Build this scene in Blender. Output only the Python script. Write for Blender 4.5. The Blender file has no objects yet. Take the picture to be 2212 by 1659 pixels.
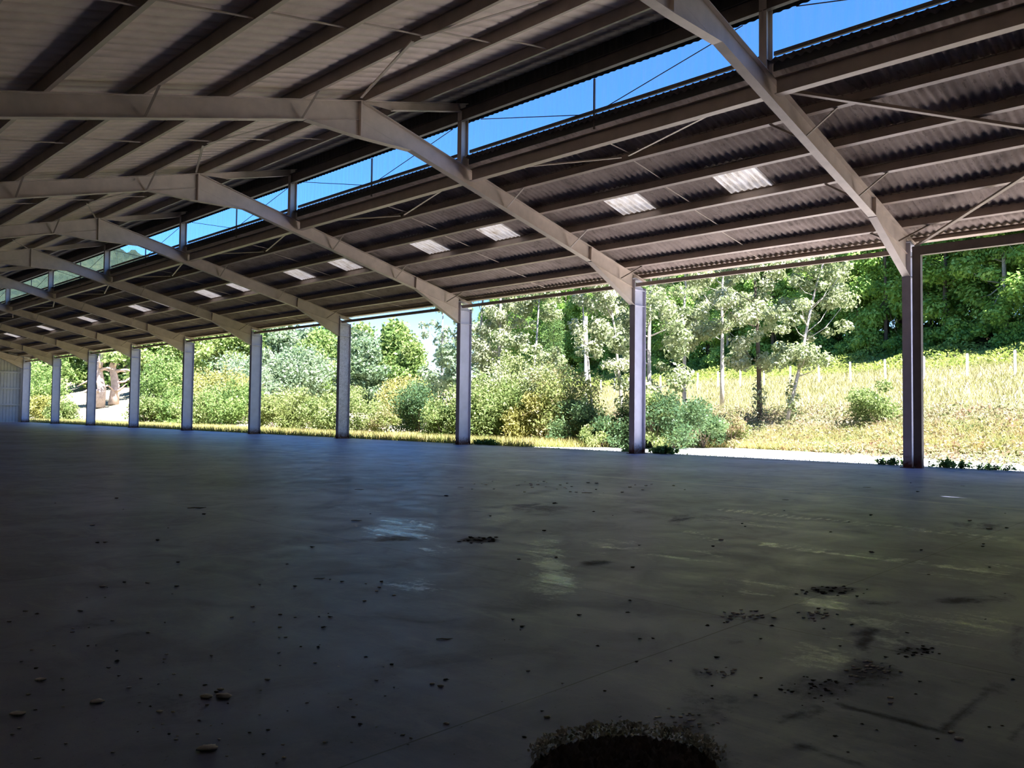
import bpy, math, random
import numpy as np
from mathutils import Vector, Matrix

S = bpy.context.scene
COL = S.collection
# ---------------------------------------------------------------- camera
IW, IH = 2212, 1659
F_PX, YAW, PITCH, ROLL = 1742.9, .7987, .0374, .0114
EYE = 1.6
_fw = np.array([math.sin(YAW)*math.cos(PITCH), math.cos(YAW)*math.cos(PITCH), math.sin(PITCH)])
_r = np.array([math.cos(YAW), -math.sin(YAW), 0.]); _u = np.cross(_r, _fw)
_R = _r*math.cos(ROLL)+_u*math.sin(ROLL); _U = -_r*math.sin(ROLL)+_u*math.cos(ROLL)
cd = bpy.data.cameras.new('camera'); cam = bpy.data.objects.new('camera', cd); COL.objects.link(cam)
cd.sensor_fit = 'HORIZONTAL'; cd.sensor_width = 36; cd.lens = 36*F_PX/IW; cd.clip_end = 3000; cd.clip_start = .05
M = Matrix.Identity(4)
for i in range(3):
    M[i][0] = _R[i]; M[i][1] = _U[i]; M[i][2] = -_fw[i]
M[2][3] = EYE
cam.matrix_world = M
S.camera = cam

# ---------------------------------------------------------------- light and exposure
W = bpy.data.worlds.new('sky'); S.world = W; W.use_nodes = True
nt = W.node_tree; nt.nodes.clear()
SKY = nt.nodes.new('ShaderNodeTexSky'); SKY.sky_type = 'NISHITA'; SKY.sun_disc = False
SUN_EL, SUN_ROT = math.radians(58), math.radians(183)
SKY.sun_elevation = SUN_EL; SKY.sun_rotation = SUN_ROT; SKY.air_density = 1.0; SKY.dust_density = .25; SKY.ozone_density = 3.5
hs = nt.nodes.new('ShaderNodeMix'); hs.data_type = 'RGBA'; hs.blend_type = 'MULTIPLY'; hs.inputs[0].default_value = 1
_tc = nt.nodes.new('ShaderNodeTexCoord'); _sx = nt.nodes.new('ShaderNodeSeparateXYZ'); nt.links.new(_tc.outputs['Generated'], _sx.inputs[0])
_mr = nt.nodes.new('ShaderNodeMapRange'); _mr.interpolation_type = 'SMOOTHSTEP'; _mr.inputs[1].default_value = .05; _mr.inputs[2].default_value = .20; nt.links.new(_sx.outputs[2], _mr.inputs[0])
_tm = nt.nodes.new('ShaderNodeMix'); _tm.data_type = 'RGBA'; _tm.inputs[6].default_value = (.95, 1.05, 1.25, 1); _tm.inputs[7].default_value = (.30, .66, 1.18, 1)
nt.links.new(_mr.outputs[0], _tm.inputs[0]); nt.links.new(_tm.outputs[2], hs.inputs[7])
bg = nt.nodes.new('ShaderNodeBackground'); bg.inputs[1].default_value = .31
wo = nt.nodes.new('ShaderNodeOutputWorld')
nt.links.new(SKY.outputs[0], hs.inputs[6]); nt.links.new(hs.outputs[2], bg.inputs[0]); nt.links.new(bg.outputs[0], wo.inputs[0])
sl = bpy.data.lights.new('sun', 'SUN'); sl.energy = 38.0; sl.angle = math.radians(.55); sl.color = (1, .95, .98)
so = bpy.data.objects.new('sun', sl); COL.objects.link(so); so.location = (10, -40, 60)
# the sun stands over the near end of the hall, high, nearly in line with its long side
_d = Vector((0.03, math.cos(SUN_EL), -math.sin(SUN_EL)))
so.rotation_euler = _d.to_track_quat('-Z', 'Y').to_euler()
S.view_settings.view_transform = 'Standard'; S.view_settings.look = 'None'; S.view_settings.gamma = 1
S.view_settings.exposure = 0.0
S.view_settings.use_curve_mapping = False
S.cycles.max_bounces = 8; S.cycles.diffuse_bounces = 5; S.cycles.glossy_bounces = 3
S.cycles.transparent_max_bounces = 16; S.cycles.transmission_bounces = 4
S.cycles.sample_clamp_indirect = 6; S.cycles.caustics_reflective = False; S.cycles.caustics_refractive = False
S.cycles.use_denoising = True

# ---------------------------------------------------------------- helpers
rng = np.random.default_rng(7)
random.seed(7)
def ray(u, v): return _fw+_R*(u-IW/2)/F_PX-_U*(v-IH/2)/F_PX
def floor_at(u, v, z=0.):                      # the floor point seen in the photo at (u, v)
    d = ray(u, v); t = (z-EYE)/d[2]; return float(d[0]*t), float(d[1]*t)
def bearing(u): return YAW+math.atan((u-IW/2)/F_PX)
def out_at(u, d): a = bearing(u); return d*math.sin(a), d*math.cos(a)

def tag(o, label=None, cat=None, group=None, kind=None):
    if label: o['label'] = label
    if cat: o['category'] = cat
    if group: o['group'] = group
    if kind: o['kind'] = kind
    return o
def empty(name, loc, label=None, cat=None, group=None):
    o = bpy.data.objects.new(name, None); COL.objects.link(o); o.location = loc; o.empty_display_size = .2
    return tag(o, label, cat, group)
def link(name, me, parent=None, loc=(0, 0, 0)):
    o = bpy.data.objects.new(name, me); COL.objects.link(o)
    if parent: o.parent = parent
    o.location = loc
    return o

class MB:
    def __init__(s): s.v = []; s.f = []
    def add(s, vs, fs):
        n = len(s.v); s.v += [tuple(map(float, p)) for p in vs]; s.f += [tuple(i+n for i in f) for f in fs]; return s
    def box(s, a, b):
        x0, y0, z0 = a; x1, y1, z1 = b
        return s.add([(x0,y0,z0),(x1,y0,z0),(x1,y1,z0),(x0,y1,z0),(x0,y0,z1),(x1,y0,z1),(x1,y1,z1),(x0,y1,z1)],
                     [(3,2,1,0),(4,5,6,7),(0,1,5,4),(1,2,6,5),(2,3,7,6),(3,0,4,7)])
    def plate(s, poly, y0, y1):                # polygon in x-z, thickness along y
        n = len(poly)
        return s.add([(x, y0, z) for x, z in poly]+[(x, y1, z) for x, z in poly],
                     [tuple(range(n)), tuple(range(2*n-1, n-1, -1))]+[(i, i+n, (i+1) % n+n, (i+1) % n) for i in range(n)])
    def prism(s, prof, p0, p1, up=(0, 0, 1)):  # 2-D profile swept from p0 to p1
        p0, p1, up = Vector(p0), Vector(p1), Vector(up)
        d = (p1-p0).normalized(); sx = d.cross(up).normalized(); sy = sx.cross(d)
        n = len(prof)
        return s.add([p0+sx*a+sy*b for a, b in prof]+[p1+sx*a+sy*b for a, b in prof],
                     [tuple(range(n)), tuple(range(2*n-1, n-1, -1))]+[(i, i+n, (i+1) % n+n, (i+1) % n) for i in range(n)])
    def strip(s, p, q, w, th, y=0.):           # flange plate from p to q (x, z); its thickness goes upward
        dx, dz = q[0]-p[0], q[1]-p[1]; L = math.hypot(dx, dz); nx, nz = -dz/L*th, dx/L*th
        return s.plate([p, q, (q[0]+nx, q[1]+nz), (p[0]+nx, p[1]+nz)], y-w/2, y+w/2)
    def tube(s, pts, rad, n=6):
        pts = [Vector(p) for p in pts]; base = len(s.v); rr = rad if isinstance(rad, (list, tuple)) else [rad]*len(pts)
        for i, p in enumerate(pts):
            d = (pts[min(i+1, len(pts)-1)]-pts[max(i-1, 0)]).normalized()
            a = d.cross(Vector((0, 0, 1)) if abs(d.z) < .9 else Vector((1, 0, 0))).normalized(); b = d.cross(a)
            for k in range(n):
                t = 2*math.pi*k/n; s.v.append(tuple(p+a*math.cos(t)*rr[i]+b*math.sin(t)*rr[i]))
        for i in range(len(pts)-1):
            for k in range(n):
                s.f.append((base+i*n+k, base+i*n+(k+1) % n, base+(i+1)*n+(k+1) % n, base+(i+1)*n+k))
        s.f.append(tuple(base+k for k in range(n))[::-1]); s.f.append(tuple(base+(len(pts)-1)*n+k for k in range(n)))
        return s
    def mesh(s, name, mat, off=(0, 0, 0), smooth=False, fix=True):
        me = bpy.data.meshes.new(name)
        v = [(a-off[0], b-off[1], c-off[2]) for a, b, c in s.v]
        me.from_pydata(v, [], s.f); me.materials.append(mat)
        if fix:
            import bmesh
            bm = bmesh.new(); bm.from_mesh(me); bmesh.ops.recalc_face_normals(bm, faces=bm.faces); bm.to_mesh(me); bm.free()
        if smooth: me.polygons.foreach_set('use_smooth', [True]*len(me.polygons))
        me.update(); return me
def quads_mesh(name, V, mat, k=4):             # V: (n, k, 3) numpy, one face of k corners each
    n = len(V); me = bpy.data.meshes.new(name)
    me.vertices.add(n*k); me.vertices.foreach_set('co', V.reshape(-1).astype(np.float32))
    me.loops.add(n*k); me.loops.foreach_set('vertex_index', np.arange(n*k, dtype=np.int32))
    me.polygons.add(n); me.polygons.foreach_set('loop_start', np.arange(0, n*k, k, dtype=np.int32))
    me.materials.append(mat); me.update(); me.validate(); return me
def grid_mesh(name, X, Y, Z, mat, smooth=True):
    ny, nx = X.shape; me = bpy.data.meshes.new(name)
    co = np.stack([X, Y, Z], -1).reshape(-1).astype(np.float32)
    me.vertices.add(nx*ny); me.vertices.foreach_set('co', co)
    i = (np.arange(ny-1)[:, None]*nx+np.arange(nx-1)[None]).reshape(-1)
    L = np.stack([i, i+1, i+nx+1, i+nx], -1).reshape(-1).astype(np.int32); n = len(i)
    me.loops.add(4*n); me.loops.foreach_set('vertex_index', L)
    me.polygons.add(n); me.polygons.foreach_set('loop_start', np.arange(0, 4*n, 4, dtype=np.int32))
    if smooth: me.polygons.foreach_set('use_smooth', np.ones(n, bool))
    me.materials.append(mat); me.update(); me.validate(); return me

# ---------------------------------------------------------------- materials
def new_mat(name):
    m = bpy.data.materials.new(name); m.use_nodes = True; n = m.node_tree; b = n.nodes['Principled BSDF']; return m, n, b
def noise(n, scale, detail=4, vec=None, rough=.55, dist=0.):
    t = n.nodes.new('ShaderNodeTexNoise'); t.inputs['Scale'].default_value = scale; t.inputs['Detail'].default_value = detail
    t.inputs['Roughness'].default_value = rough; t.inputs['Distortion'].default_value = dist
    if vec: n.links.new(vec, t.inputs['Vector'])
    return t.outputs['Fac']
def ramp(n, fac, stops):
    r = n.nodes.new('ShaderNodeValToRGB'); e = r.color_ramp.elements
    e[0].position, e[0].color = stops[0][0], (*stops[0][1], 1); e[1].position, e[1].color = stops[-1][0], (*stops[-1][1], 1)
    for p, c in stops[1:-1]:
        x = e.new(p); x.color = (*c, 1)
    n.links.new(fac, r.inputs[0]); return r.outputs[0]
def mixc(n, fac, a, b, mode='MIX'):
    m = n.nodes.new('ShaderNodeMix'); m.data_type = 'RGBA'; m.blend_type = mode
    for s, x in ((0, fac), (6, a), (7, b)):
        if isinstance(x, (int, float)): m.inputs[s].default_value = x
        elif isinstance(x, tuple): m.inputs[s].default_value = (*x, 1)
        else: n.links.new(x, m.inputs[s])
    return m.outputs[2]
def mth(n, op, a, b=None, c=None, clamp=False):
    m = n.nodes.new('ShaderNodeMath'); m.operation = op; m.use_clamp = clamp
    for i, x in enumerate((a, b, c)):
        if x is None: continue
        if isinstance(x, (int, float)): m.inputs[i].default_value = x
        else: n.links.new(x, m.inputs[i])
    return m.outputs[0]
def obj_xyz(n, scale=None):
    tc = n.nodes.new('ShaderNodeNewGeometry').outputs['Position']
    if scale:
        mp = n.nodes.new('ShaderNodeMapping'); mp.inputs['Scale'].default_value = scale; n.links.new(tc, mp.inputs[0]); return mp.outputs[0]
    return tc
def bump(n, b, h, strength=.3, dist=.02):
    x = n.nodes.new('ShaderNodeBump'); x.inputs['Strength'].default_value = strength; x.inputs['Distance'].default_value = dist
    n.links.new(h, x.inputs['Height']); n.links.new(x.outputs[0], b.inputs['Normal'])

def paint(name, c, rough=.5, var=.18, rust=.0, scale=2.5, rust_low=False):
    m, n, b = new_mat(name); P = obj_xyz(n)
    f = noise(n, scale, 5, P)
    c0 = tuple(x*(1-var) for x in c); c1 = tuple(min(1, x*(1+var)) for x in c)
    col = ramp(n, f, [(.3, c0), (.7, c1)])
    if rust > 0:
        f2 = noise(n, 22, 6, P, .7)
        k = mth(n, 'GREATER_THAN', f2, 1-rust)
        col = mixc(n, k, col, (.10, .045, .025))
    if rust_low:                                # rust creeping up from the floor
        sx = n.nodes.new('ShaderNodeSeparateXYZ'); n.links.new(P, sx.inputs[0])
        q = mth(n, 'ADD', sx.outputs[2], mth(n, 'MULTIPLY', noise(n, 9, 5, P), -.5))
        k = mth(n, 'SUBTRACT', 1, mth(n, 'MULTIPLY', mth(n, 'ADD', q, .15), 3.), None, True)
        col = mixc(n, k, col, (.11, .04, .022))
    n.links.new(col, b.inputs['Base Color']); b.inputs['Roughness'].default_value = rough
    bump(n, b, noise(n, 60, 3, P), .08, .01)
    return m
M_STEEL = paint('beige_steel_paint', (.63, .54, .465), .5, .1, .22)
M_COLUMN = paint('grey_column_paint', (.58, .58, .68), .5, .08, .25, rust_low=True)
M_PEEL = paint('peeling_column_paint', (.62, .60, .64), .6, .2, .40, 6, rust_low=True)
M_PURLIN = paint('purlin_paint', (.46, .38, .32), .45, .12, .27)
M_BRACE = paint('brace_steel', (.36, .30, .25), .5, .12, .3)
M_DARK = paint('dark_steel', (.16, .13, .11), .5, .2, .3)
M_PORTAL = paint('brown_grey_steel', (.17, .145, .13), .55, .15, .35, rust_low=True)
M_BOLT = paint('bolt_steel', (.3, .3, .3), .4, .1)

def fibre_cement():
    m, n, b = new_mat('fibre_cement'); P = obj_xyz(n)
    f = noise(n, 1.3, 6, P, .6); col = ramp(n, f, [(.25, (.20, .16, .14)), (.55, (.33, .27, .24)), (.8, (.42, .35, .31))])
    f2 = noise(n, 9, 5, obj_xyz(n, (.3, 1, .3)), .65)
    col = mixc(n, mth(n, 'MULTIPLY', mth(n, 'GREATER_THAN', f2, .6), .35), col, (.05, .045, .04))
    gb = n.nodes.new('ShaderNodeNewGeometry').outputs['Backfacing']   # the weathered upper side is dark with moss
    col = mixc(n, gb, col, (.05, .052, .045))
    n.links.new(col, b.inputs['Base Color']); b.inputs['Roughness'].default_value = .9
    b.inputs['Specular IOR Level'].default_value = .2
    return m
M_FIBRE = fibre_cement()
M_DECK = paint('ribbed_deck', (.85, .715, .63), .6, .1)
M_CLAD = paint('wall_cladding', (.62, .62, .62), .5, .06)
M_WALL = paint('dark_cladding', (.05, .048, .046), .7, .2)

def translucent_sheet():
    m, n, b = new_mat('translucent_sheet'); P = obj_xyz(n)
    f = noise(n, 3.5, 6, obj_xyz(n, (.5, 3, .5)), .7)
    col = ramp(n, f, [(.3, (.30, .24, .16)), (.5, (.62, .58, .52)), (.75, (.75, .75, .76))])
    t = n.nodes.new('ShaderNodeBsdfTranslucent'); n.links.new(col, t.inputs[0])
    n.links.new(col, b.inputs['Base Color']); b.inputs['Roughness'].default_value = .5
    mx = n.nodes.new('ShaderNodeMixShader'); mx.inputs[0].default_value = .10
    n.links.new(b.outputs[0], mx.inputs[1]); n.links.new(t.outputs[0], mx.inputs[2])
    n.links.new(mx.outputs[0], n.nodes['Material Output'].inputs[0]); return m
M_TRANS = translucent_sheet()

def glazing():
    m, n, b = new_mat('dusty_glazing')
    f = noise(n, 5, 5, obj_xyz(n, (1, 1.6, .12)), .6)
    k = mth(n, 'MULTIPLY', mth(n, 'SUBTRACT', f, .35, None, True), .22)
    k = mth(n, 'ADD', k, .012)
    tr = n.nodes.new('ShaderNodeBsdfTransparent'); tl = n.nodes.new('ShaderNodeBsdfTranslucent'); tl.inputs[0].default_value = (.8, .8, .8, 1)
    mx = n.nodes.new('ShaderNodeMixShader'); n.links.new(k, mx.inputs[0]); n.links.new(tr.outputs[0], mx.inputs[1]); n.links.new(tl.outputs[0], mx.inputs[2])
    n.links.new(mx.outputs[0], n.nodes['Material Output'].inputs[0]); return m
M_GLAZE = glazing()

def leaf(name, a, b_, c, trans=.35, spec=.3, nscale=.8):
    m, n, b = new_mat(name); P = obj_xyz(n)
    oi = n.nodes.new('ShaderNodeObjectInfo')
    f = mth(n, 'ADD', noise(n, nscale, 4, P, .7), mth(n, 'MULTIPLY', mth(n, 'SUBTRACT', oi.outputs['Random'], .5), .18))
    f3 = noise(n, 7, 2, P); f = mth(n, 'ADD', f, mth(n, 'MULTIPLY', mth(n, 'SUBTRACT', f3, .5), .5))
    col = ramp(n, f, [(.3, a), (.5, b_), (.72, c)])
    t = n.nodes.new('ShaderNodeBsdfTranslucent'); n.links.new(mixc(n, .15, col, (.6, .7, .2)), t.inputs[0])
    n.links.new(col, b.inputs['Base Color']); b.inputs['Roughness'].default_value = .55; b.inputs['Specular IOR Level'].default_value = spec
    mx = n.nodes.new('ShaderNodeMixShader'); mx.inputs[0].default_value = trans
    n.links.new(b.outputs[0], mx.inputs[1]); n.links.new(t.outputs[0], mx.inputs[2])
    n.links.new(mx.outputs[0], n.nodes['Material Output'].inputs[0]); return m
L_FOREST = leaf('forest_leaves', (.085, .19, .04), (.19, .35, .06), (.38, .52, .13))
L_FAR = leaf('far_leaves', (0.082, 0.163, 0.041), (0.163, 0.258, 0.068), (0.286, 0.354, 0.122), nscale=.3)
L_FARBLUE = leaf('grey_green_leaves', (0.095, 0.163, 0.082), (0.177, 0.258, 0.150), (0.286, 0.354, 0.231), nscale=.3)
L_ASPEN = leaf('silver_green_leaves', (0.150, 0.204, 0.082), (0.272, 0.320, 0.156), (0.476, 0.490, 0.340), spec=.6, nscale=1.6)
L_SHRUB = leaf('shrub_leaves', (0.095, 0.163, 0.041), (0.190, 0.258, 0.082), (0.354, 0.381, 0.163), nscale=1.5)
L_DARKSHRUB = leaf('dark_shrub_leaves', (0.034, 0.082, 0.034), (0.068, 0.136, 0.054), (0.136, 0.204, 0.082), nscale=1.5)
L_BRAMBLE = leaf('bramble_leaves', (0.109, 0.136, 0.041), (0.190, 0.245, 0.068), (0.326, 0.231, 0.150), nscale=1.)
L_YELLOW = leaf('yellow_green_leaves', (0.190, 0.204, 0.048), (0.286, 0.286, 0.082), (0.408, 0.367, 0.136), nscale=1.)
L_CYPRESS = leaf('fine_green_needles', (0.048, 0.109, 0.034), (0.082, 0.163, 0.048), (0.136, 0.231, 0.068), nscale=2)
L_WEED = leaf('weed_leaves', (0.030, 0.100, 0.020), (0.080, 0.200, 0.040), (0.180, 0.300, 0.070), nscale=6)
L_BRACKEN = leaf('bracken_mix', (.12, .17, .055), (.26, .22, .13), (.29, .13, .10), nscale=.9)
L_FERN = leaf('fern_leaves', (0.126, 0.210, 0.035), (0.238, 0.322, 0.056), (0.385, 0.420, 0.126), nscale=1.)
L_GRASS = leaf('meadow_grass', (.24, .25, .10), (.34, .32, .15), (.40, .345, .20), nscale=.4)
L_TALLGRASS = leaf('tall_grass', (0.255, 0.315, 0.083), (0.420, 0.420, 0.150), (0.495, 0.338, 0.180), nscale=1.3)
M_BARK = paint('pale_bark', (.42, .38, .33), .9, .3, .3, 8)
M_BARKDARK = paint('dark_bark', (.10, .075, .055), .9, .3, 0, 5)
M_PINKBARK = paint('pinkish_bark', (.50, .38, .31), .9, .25, 0, 2)
M_POST = paint('concrete_post', (.72, .70, .68), .8, .1, .2)
M_WHITEPOLE = paint('pale_pole', (.80, .78, .76), .8, .12, .25, 3)

def terrain_mat():
    m, n, b = new_mat('meadow_soil'); P = obj_xyz(n)
    f = noise(n, .35, 6, P, .65); col = ramp(n, f, [(.3, (.19, .185, .115)), (.55, (.27, .245, .17)), (.75, (.31, .25, .19))])
    s = n.nodes.new('ShaderNodeSeparateXYZ'); n.links.new(P, s.inputs[0])
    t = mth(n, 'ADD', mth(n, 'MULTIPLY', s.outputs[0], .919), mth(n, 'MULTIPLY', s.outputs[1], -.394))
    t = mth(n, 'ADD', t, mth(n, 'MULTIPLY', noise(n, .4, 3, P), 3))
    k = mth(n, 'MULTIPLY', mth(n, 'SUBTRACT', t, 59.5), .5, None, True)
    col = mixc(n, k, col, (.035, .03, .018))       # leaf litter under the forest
    n.links.new(col, b.inputs['Base Color']); b.inputs['Roughness'].default_value = 1; b.inputs['Specular IOR Level'].default_value = 0
    bump(n, b, noise(n, 3, 4, P, .6), .4, .1); return m
M_TERRAIN = terrain_mat()
def hill_mat():
    m, n, b = new_mat('wooded_hillside'); P = obj_xyz(n)
    f = noise(n, .05, 7, P, .7); col = ramp(n, f, [(.35, (.016, .028, .020)), (.5, (.028, .045, .028)), (.68, (.05, .066, .036))])
    n.links.new(col, b.inputs['Base Color']); b.inputs['Roughness'].default_value = 1; b.inputs['Specular IOR Level'].default_value = 0
    bump(n, b, noise(n, .16, 6, P, .75), 1, 5); return m
M_HILL = hill_mat()
def apron_mat():
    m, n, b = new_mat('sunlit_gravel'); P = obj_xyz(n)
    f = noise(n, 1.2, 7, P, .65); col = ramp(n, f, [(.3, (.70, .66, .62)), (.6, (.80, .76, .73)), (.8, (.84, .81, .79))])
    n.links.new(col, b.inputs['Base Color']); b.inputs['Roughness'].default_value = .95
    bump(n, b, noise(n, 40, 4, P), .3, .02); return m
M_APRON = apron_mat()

def floor_mat():
    m, n, b = new_mat('dusty_concrete'); P = obj_xyz(n)
    s = n.nodes.new('ShaderNodeSeparateXYZ'); n.links.new(P, s.inputs[0]); X, Y = s.outputs[0], s.outputs[1]
    def attr(k):
        a = n.nodes.new('ShaderNodeAttribute'); a.attribute_name = k; return a.outputs['Fac']
    big = noise(n, .22, 6, P, .6, .6); mid = noise(n, 1.4, 8, P, .68, .8); fine = noise(n, 14, 6, P, .75)
    strk = noise(n, 1.0, 7, obj_xyz(n, (3.2, .9, 1)), .7, 1.0)
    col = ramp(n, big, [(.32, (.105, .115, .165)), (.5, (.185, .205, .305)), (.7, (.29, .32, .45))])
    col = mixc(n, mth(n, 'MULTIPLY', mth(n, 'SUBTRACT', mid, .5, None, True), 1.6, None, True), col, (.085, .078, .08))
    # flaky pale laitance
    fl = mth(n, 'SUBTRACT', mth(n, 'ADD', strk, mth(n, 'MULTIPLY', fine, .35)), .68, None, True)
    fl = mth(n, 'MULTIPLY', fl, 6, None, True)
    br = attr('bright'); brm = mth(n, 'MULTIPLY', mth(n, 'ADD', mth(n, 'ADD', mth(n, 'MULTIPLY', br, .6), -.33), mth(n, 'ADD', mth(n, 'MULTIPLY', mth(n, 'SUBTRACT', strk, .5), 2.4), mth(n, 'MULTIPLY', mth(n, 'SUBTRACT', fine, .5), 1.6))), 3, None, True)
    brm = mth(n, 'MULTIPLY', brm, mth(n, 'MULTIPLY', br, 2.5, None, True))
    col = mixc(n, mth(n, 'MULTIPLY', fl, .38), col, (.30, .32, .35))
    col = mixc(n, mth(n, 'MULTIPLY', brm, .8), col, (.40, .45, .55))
    # dirt stains
    dk = attr('dark'); dkm = mth(n, 'MULTIPLY', mth(n, 'ADD', mth(n, 'ADD', mth(n, 'MULTIPLY', dk, .9), -.34), mth(n, 'ADD', mth(n, 'MULTIPLY', mth(n, 'SUBTRACT', mid, .5), 1.5), mth(n, 'MULTIPLY', mth(n, 'SUBTRACT', fine, .5), 1.2))), 1.8, None, True)
    dkm = mth(n, 'MULTIPLY', dkm, mth(n, 'MULTIPLY', dk, 2.2, None, True))
    col = mixc(n, mth(n, 'MULTIPLY', dkm, .82), col, (.03, .022, .016))
    # specks
    sp = mth(n, 'GREATER_THAN', noise(n, 30, 3, P, .6), .68)
    col = mixc(n, mth(n, 'MULTIPLY', sp, .6), col, (.05, .04, .035))
    # saw-cut joints every half bay
    wob = mth(n, 'MULTIPLY', mth(n, 'SUBTRACT', noise(n, 2, 3, P), .5), .02)
    def joint(c, off, per, w):
        q = mth(n, 'PINGPONG', mth(n, 'ADD', mth(n, 'ADD', c, wob), -off), per/2); return mth(n, 'LESS_THAN', q, w)
    j = mth(n, 'MAXIMUM', joint(X, 5.88, 5.5, .006), joint(Y, 3.12, 5.47, .006))
    col = mixc(n, mth(n, 'MULTIPLY', j, .75), col, (.03, .027, .025))
    band = mth(n, 'LESS_THAN', mth(n, 'ABSOLUTE', mth(n, 'ADD', mth(n, 'ADD', X, -16.8), mth(n, 'MULTIPLY', wob, 6))), .10)
    col = mixc(n, mth(n, 'MULTIPLY', band, .5), col, (.5, .5, .48))
    # ragged darker border along the open edge
    eg = mth(n, 'MULTIPLY', mth(n, 'SUBTRACT', mth(n, 'ADD', X, mth(n, 'MULTIPLY', noise(n, .8, 4, obj_xyz(n, (.3, 1, 1))), 2.)), 28.9, None, True), 3, None, True)
    col = mixc(n, mth(n, 'MULTIPLY', eg, .6), col, (.08, .06, .06))
    n.links.new(col, b.inputs['Base Color'])
    r = mth(n, 'SUBTRACT', .46, mth(n, 'MULTIPLY', brm, .2)); r = mth(n, 'ADD', r, mth(n, 'MULTIPLY', mth(n, 'SUBTRACT', mid, .5), .5))
    r = mth(n, 'ADD', r, mth(n, 'MULTIPLY', dkm, .3))
    n.links.new(r, b.inputs['Roughness']); b.inputs['Specular IOR Level'].default_value = .6
    bump(n, b, mth(n, 'ADD', mth(n, 'MULTIPLY', mid, 1.), mth(n, 'MULTIPLY', fine, .3)), .35, .012)
    return m
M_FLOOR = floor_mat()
M_CRUMB = paint('pale_crumbs', (.78, .76, .70), .95, .25, 0, 20)
M_CLOD = paint('dark_clods', (.055, .042, .033), .95, .4, 0, 20)
M_LITTER = paint('dry_leaf', (.16, .12, .08), .9, .4, 0, 20)

# ---------------------------------------------------------------- building dimensions
Y1, BAY = 9.12, 10.942
XC = 27.84                                     # inner face of the columns
def fy(k): return Y1+(k-1)*BAY                 # frame k (1 = nearest seen, 10 = last)
FR = list(range(0, 11))
APX, APZ = 13.9, 10.96
SL, SR = .267, -.2435                          # roof slopes
def zl(x): return APZ+SL*(x-APX)               # top of left rafter
def zr(x): return 9.45+SR*(x-20.13)            # top of right rafter
XL0, XR1 = -.85, 28.62
DEP = .58
ORD = ['', 'nearest', 'second', 'third', 'fourth', 'fifth', 'sixth', 'seventh', 'eighth', 'ninth', 'tenth']
def ordn(k): return 'nearest' if k == 1 else ORD[k]
def bay_name(k):                               # bay k lies between frame k and k+1
    return 'right of the nearest column' if k == 0 else 'left of the %s column' % ordn(k)

# ---------------------------------------------------------------- floor, ground, walls
def soft(d): return np.clip(1-d, 0, 1)
xs = np.concatenate([np.arange(-.9, 15, .07), np.arange(15, 29, .5), [28.95]])
ys = np.concatenate([np.arange(-2.3, 14, .07), np.arange(14, 109, 1.0)])
GX, GY = np.meshgrid(xs, ys); GZ = np.zeros_like(GX)
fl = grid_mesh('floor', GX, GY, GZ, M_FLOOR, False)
# project the floor grid to photo coordinates once, to lay the stains where they lie
P3 = np.stack([GX, GY, GZ-EYE], -1); dz = P3@_fw; ok = dz > .2; dzs = np.where(ok, dz, 1)
UU = np.where(ok, IW/2+F_PX*(P3@_R)/dzs, -9e3); VV = np.where(ok, IH/2-F_PX*(P3@_U)/dzs, -9e3)
def blobs(lst):
    A = np.zeros_like(GX)
    for (u, v, ru, rv, s) in lst:
        cx, cy = floor_at(u, v); ax, ay = floor_at(u+ru, v); bx, by = floor_at(u, v-rv)
        e1 = np.array([ax-cx, ay-cy]); e2 = np.array([bx-cx, by-cy]); Mi = np.linalg.inv(np.array([e1, e2]).T)
        q = np.stack([GX-cx, GY-cy], -1)@Mi.T; d = np.hypot(q[..., 0], q[..., 1])
        A = np.maximum(A, s*np.clip(1.5-d, 0, 1))
    return A
def seg(A, p, q, w, s):
    a, b = np.array(floor_at(*p)), np.array(floor_at(*q)); ab = b-a
    t = np.clip(((GX-a[0])*ab[0]+(GY-a[1])*ab[1])/(ab@ab), 0, 1)
    d = np.hypot(GX-a[0]-t*ab[0], GY-a[1]-t*ab[1])
    return np.maximum(A, s*np.clip(1.6-d/w, 0, 1))
dark = blobs([(1793,1277,60,10,1.), (1605,1330,78,17,.5), (1760,1327,60,14,.5), (1877,1448,75,30,.75), (1767,1487,80,24,.65),
    (1970,1408,48,10,.85), (1510,1515,110,50,.5), (1490,1570,80,26,.7), (1520,1455,55,14,.6), (2080,1470,60,10,.4), (2165,1293,60,15,.5),
    (2080,1297,55,7,.9), (1900,1300,50,10,.5), (834,1163,85,11,.5), (1035,1167,42,6,1.), (1290,1215,35,6,.9), (1130,1098,150,13,.45),
    (1510,1120,110,12,.5), (2100,1135,75,14,.5), (400,1500,160,60,.35), (240,1350,150,25,.35), (1000,1030,60,6,.3), (1380,1100,120,12,.3),
    (2195,1370,18,50,.6), (1590,1385,30,10,.5), (60,1560,100,40,.4), (120,1450,40,20,.3), (1340,1640,220,45,.9), (1860,1370,25,25,.5)])
for p, q in [((1815,1520),(2035,1583)), ((2035,1583),(2165,1480)), ((1690,1565),(1765,1530)), ((1710,1610),(1860,1655)), ((2185,1600),(2212,1560)), ((1860,1405),(1885,1355))]:
    dark = seg(dark, p, q, .035, .9)
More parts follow.
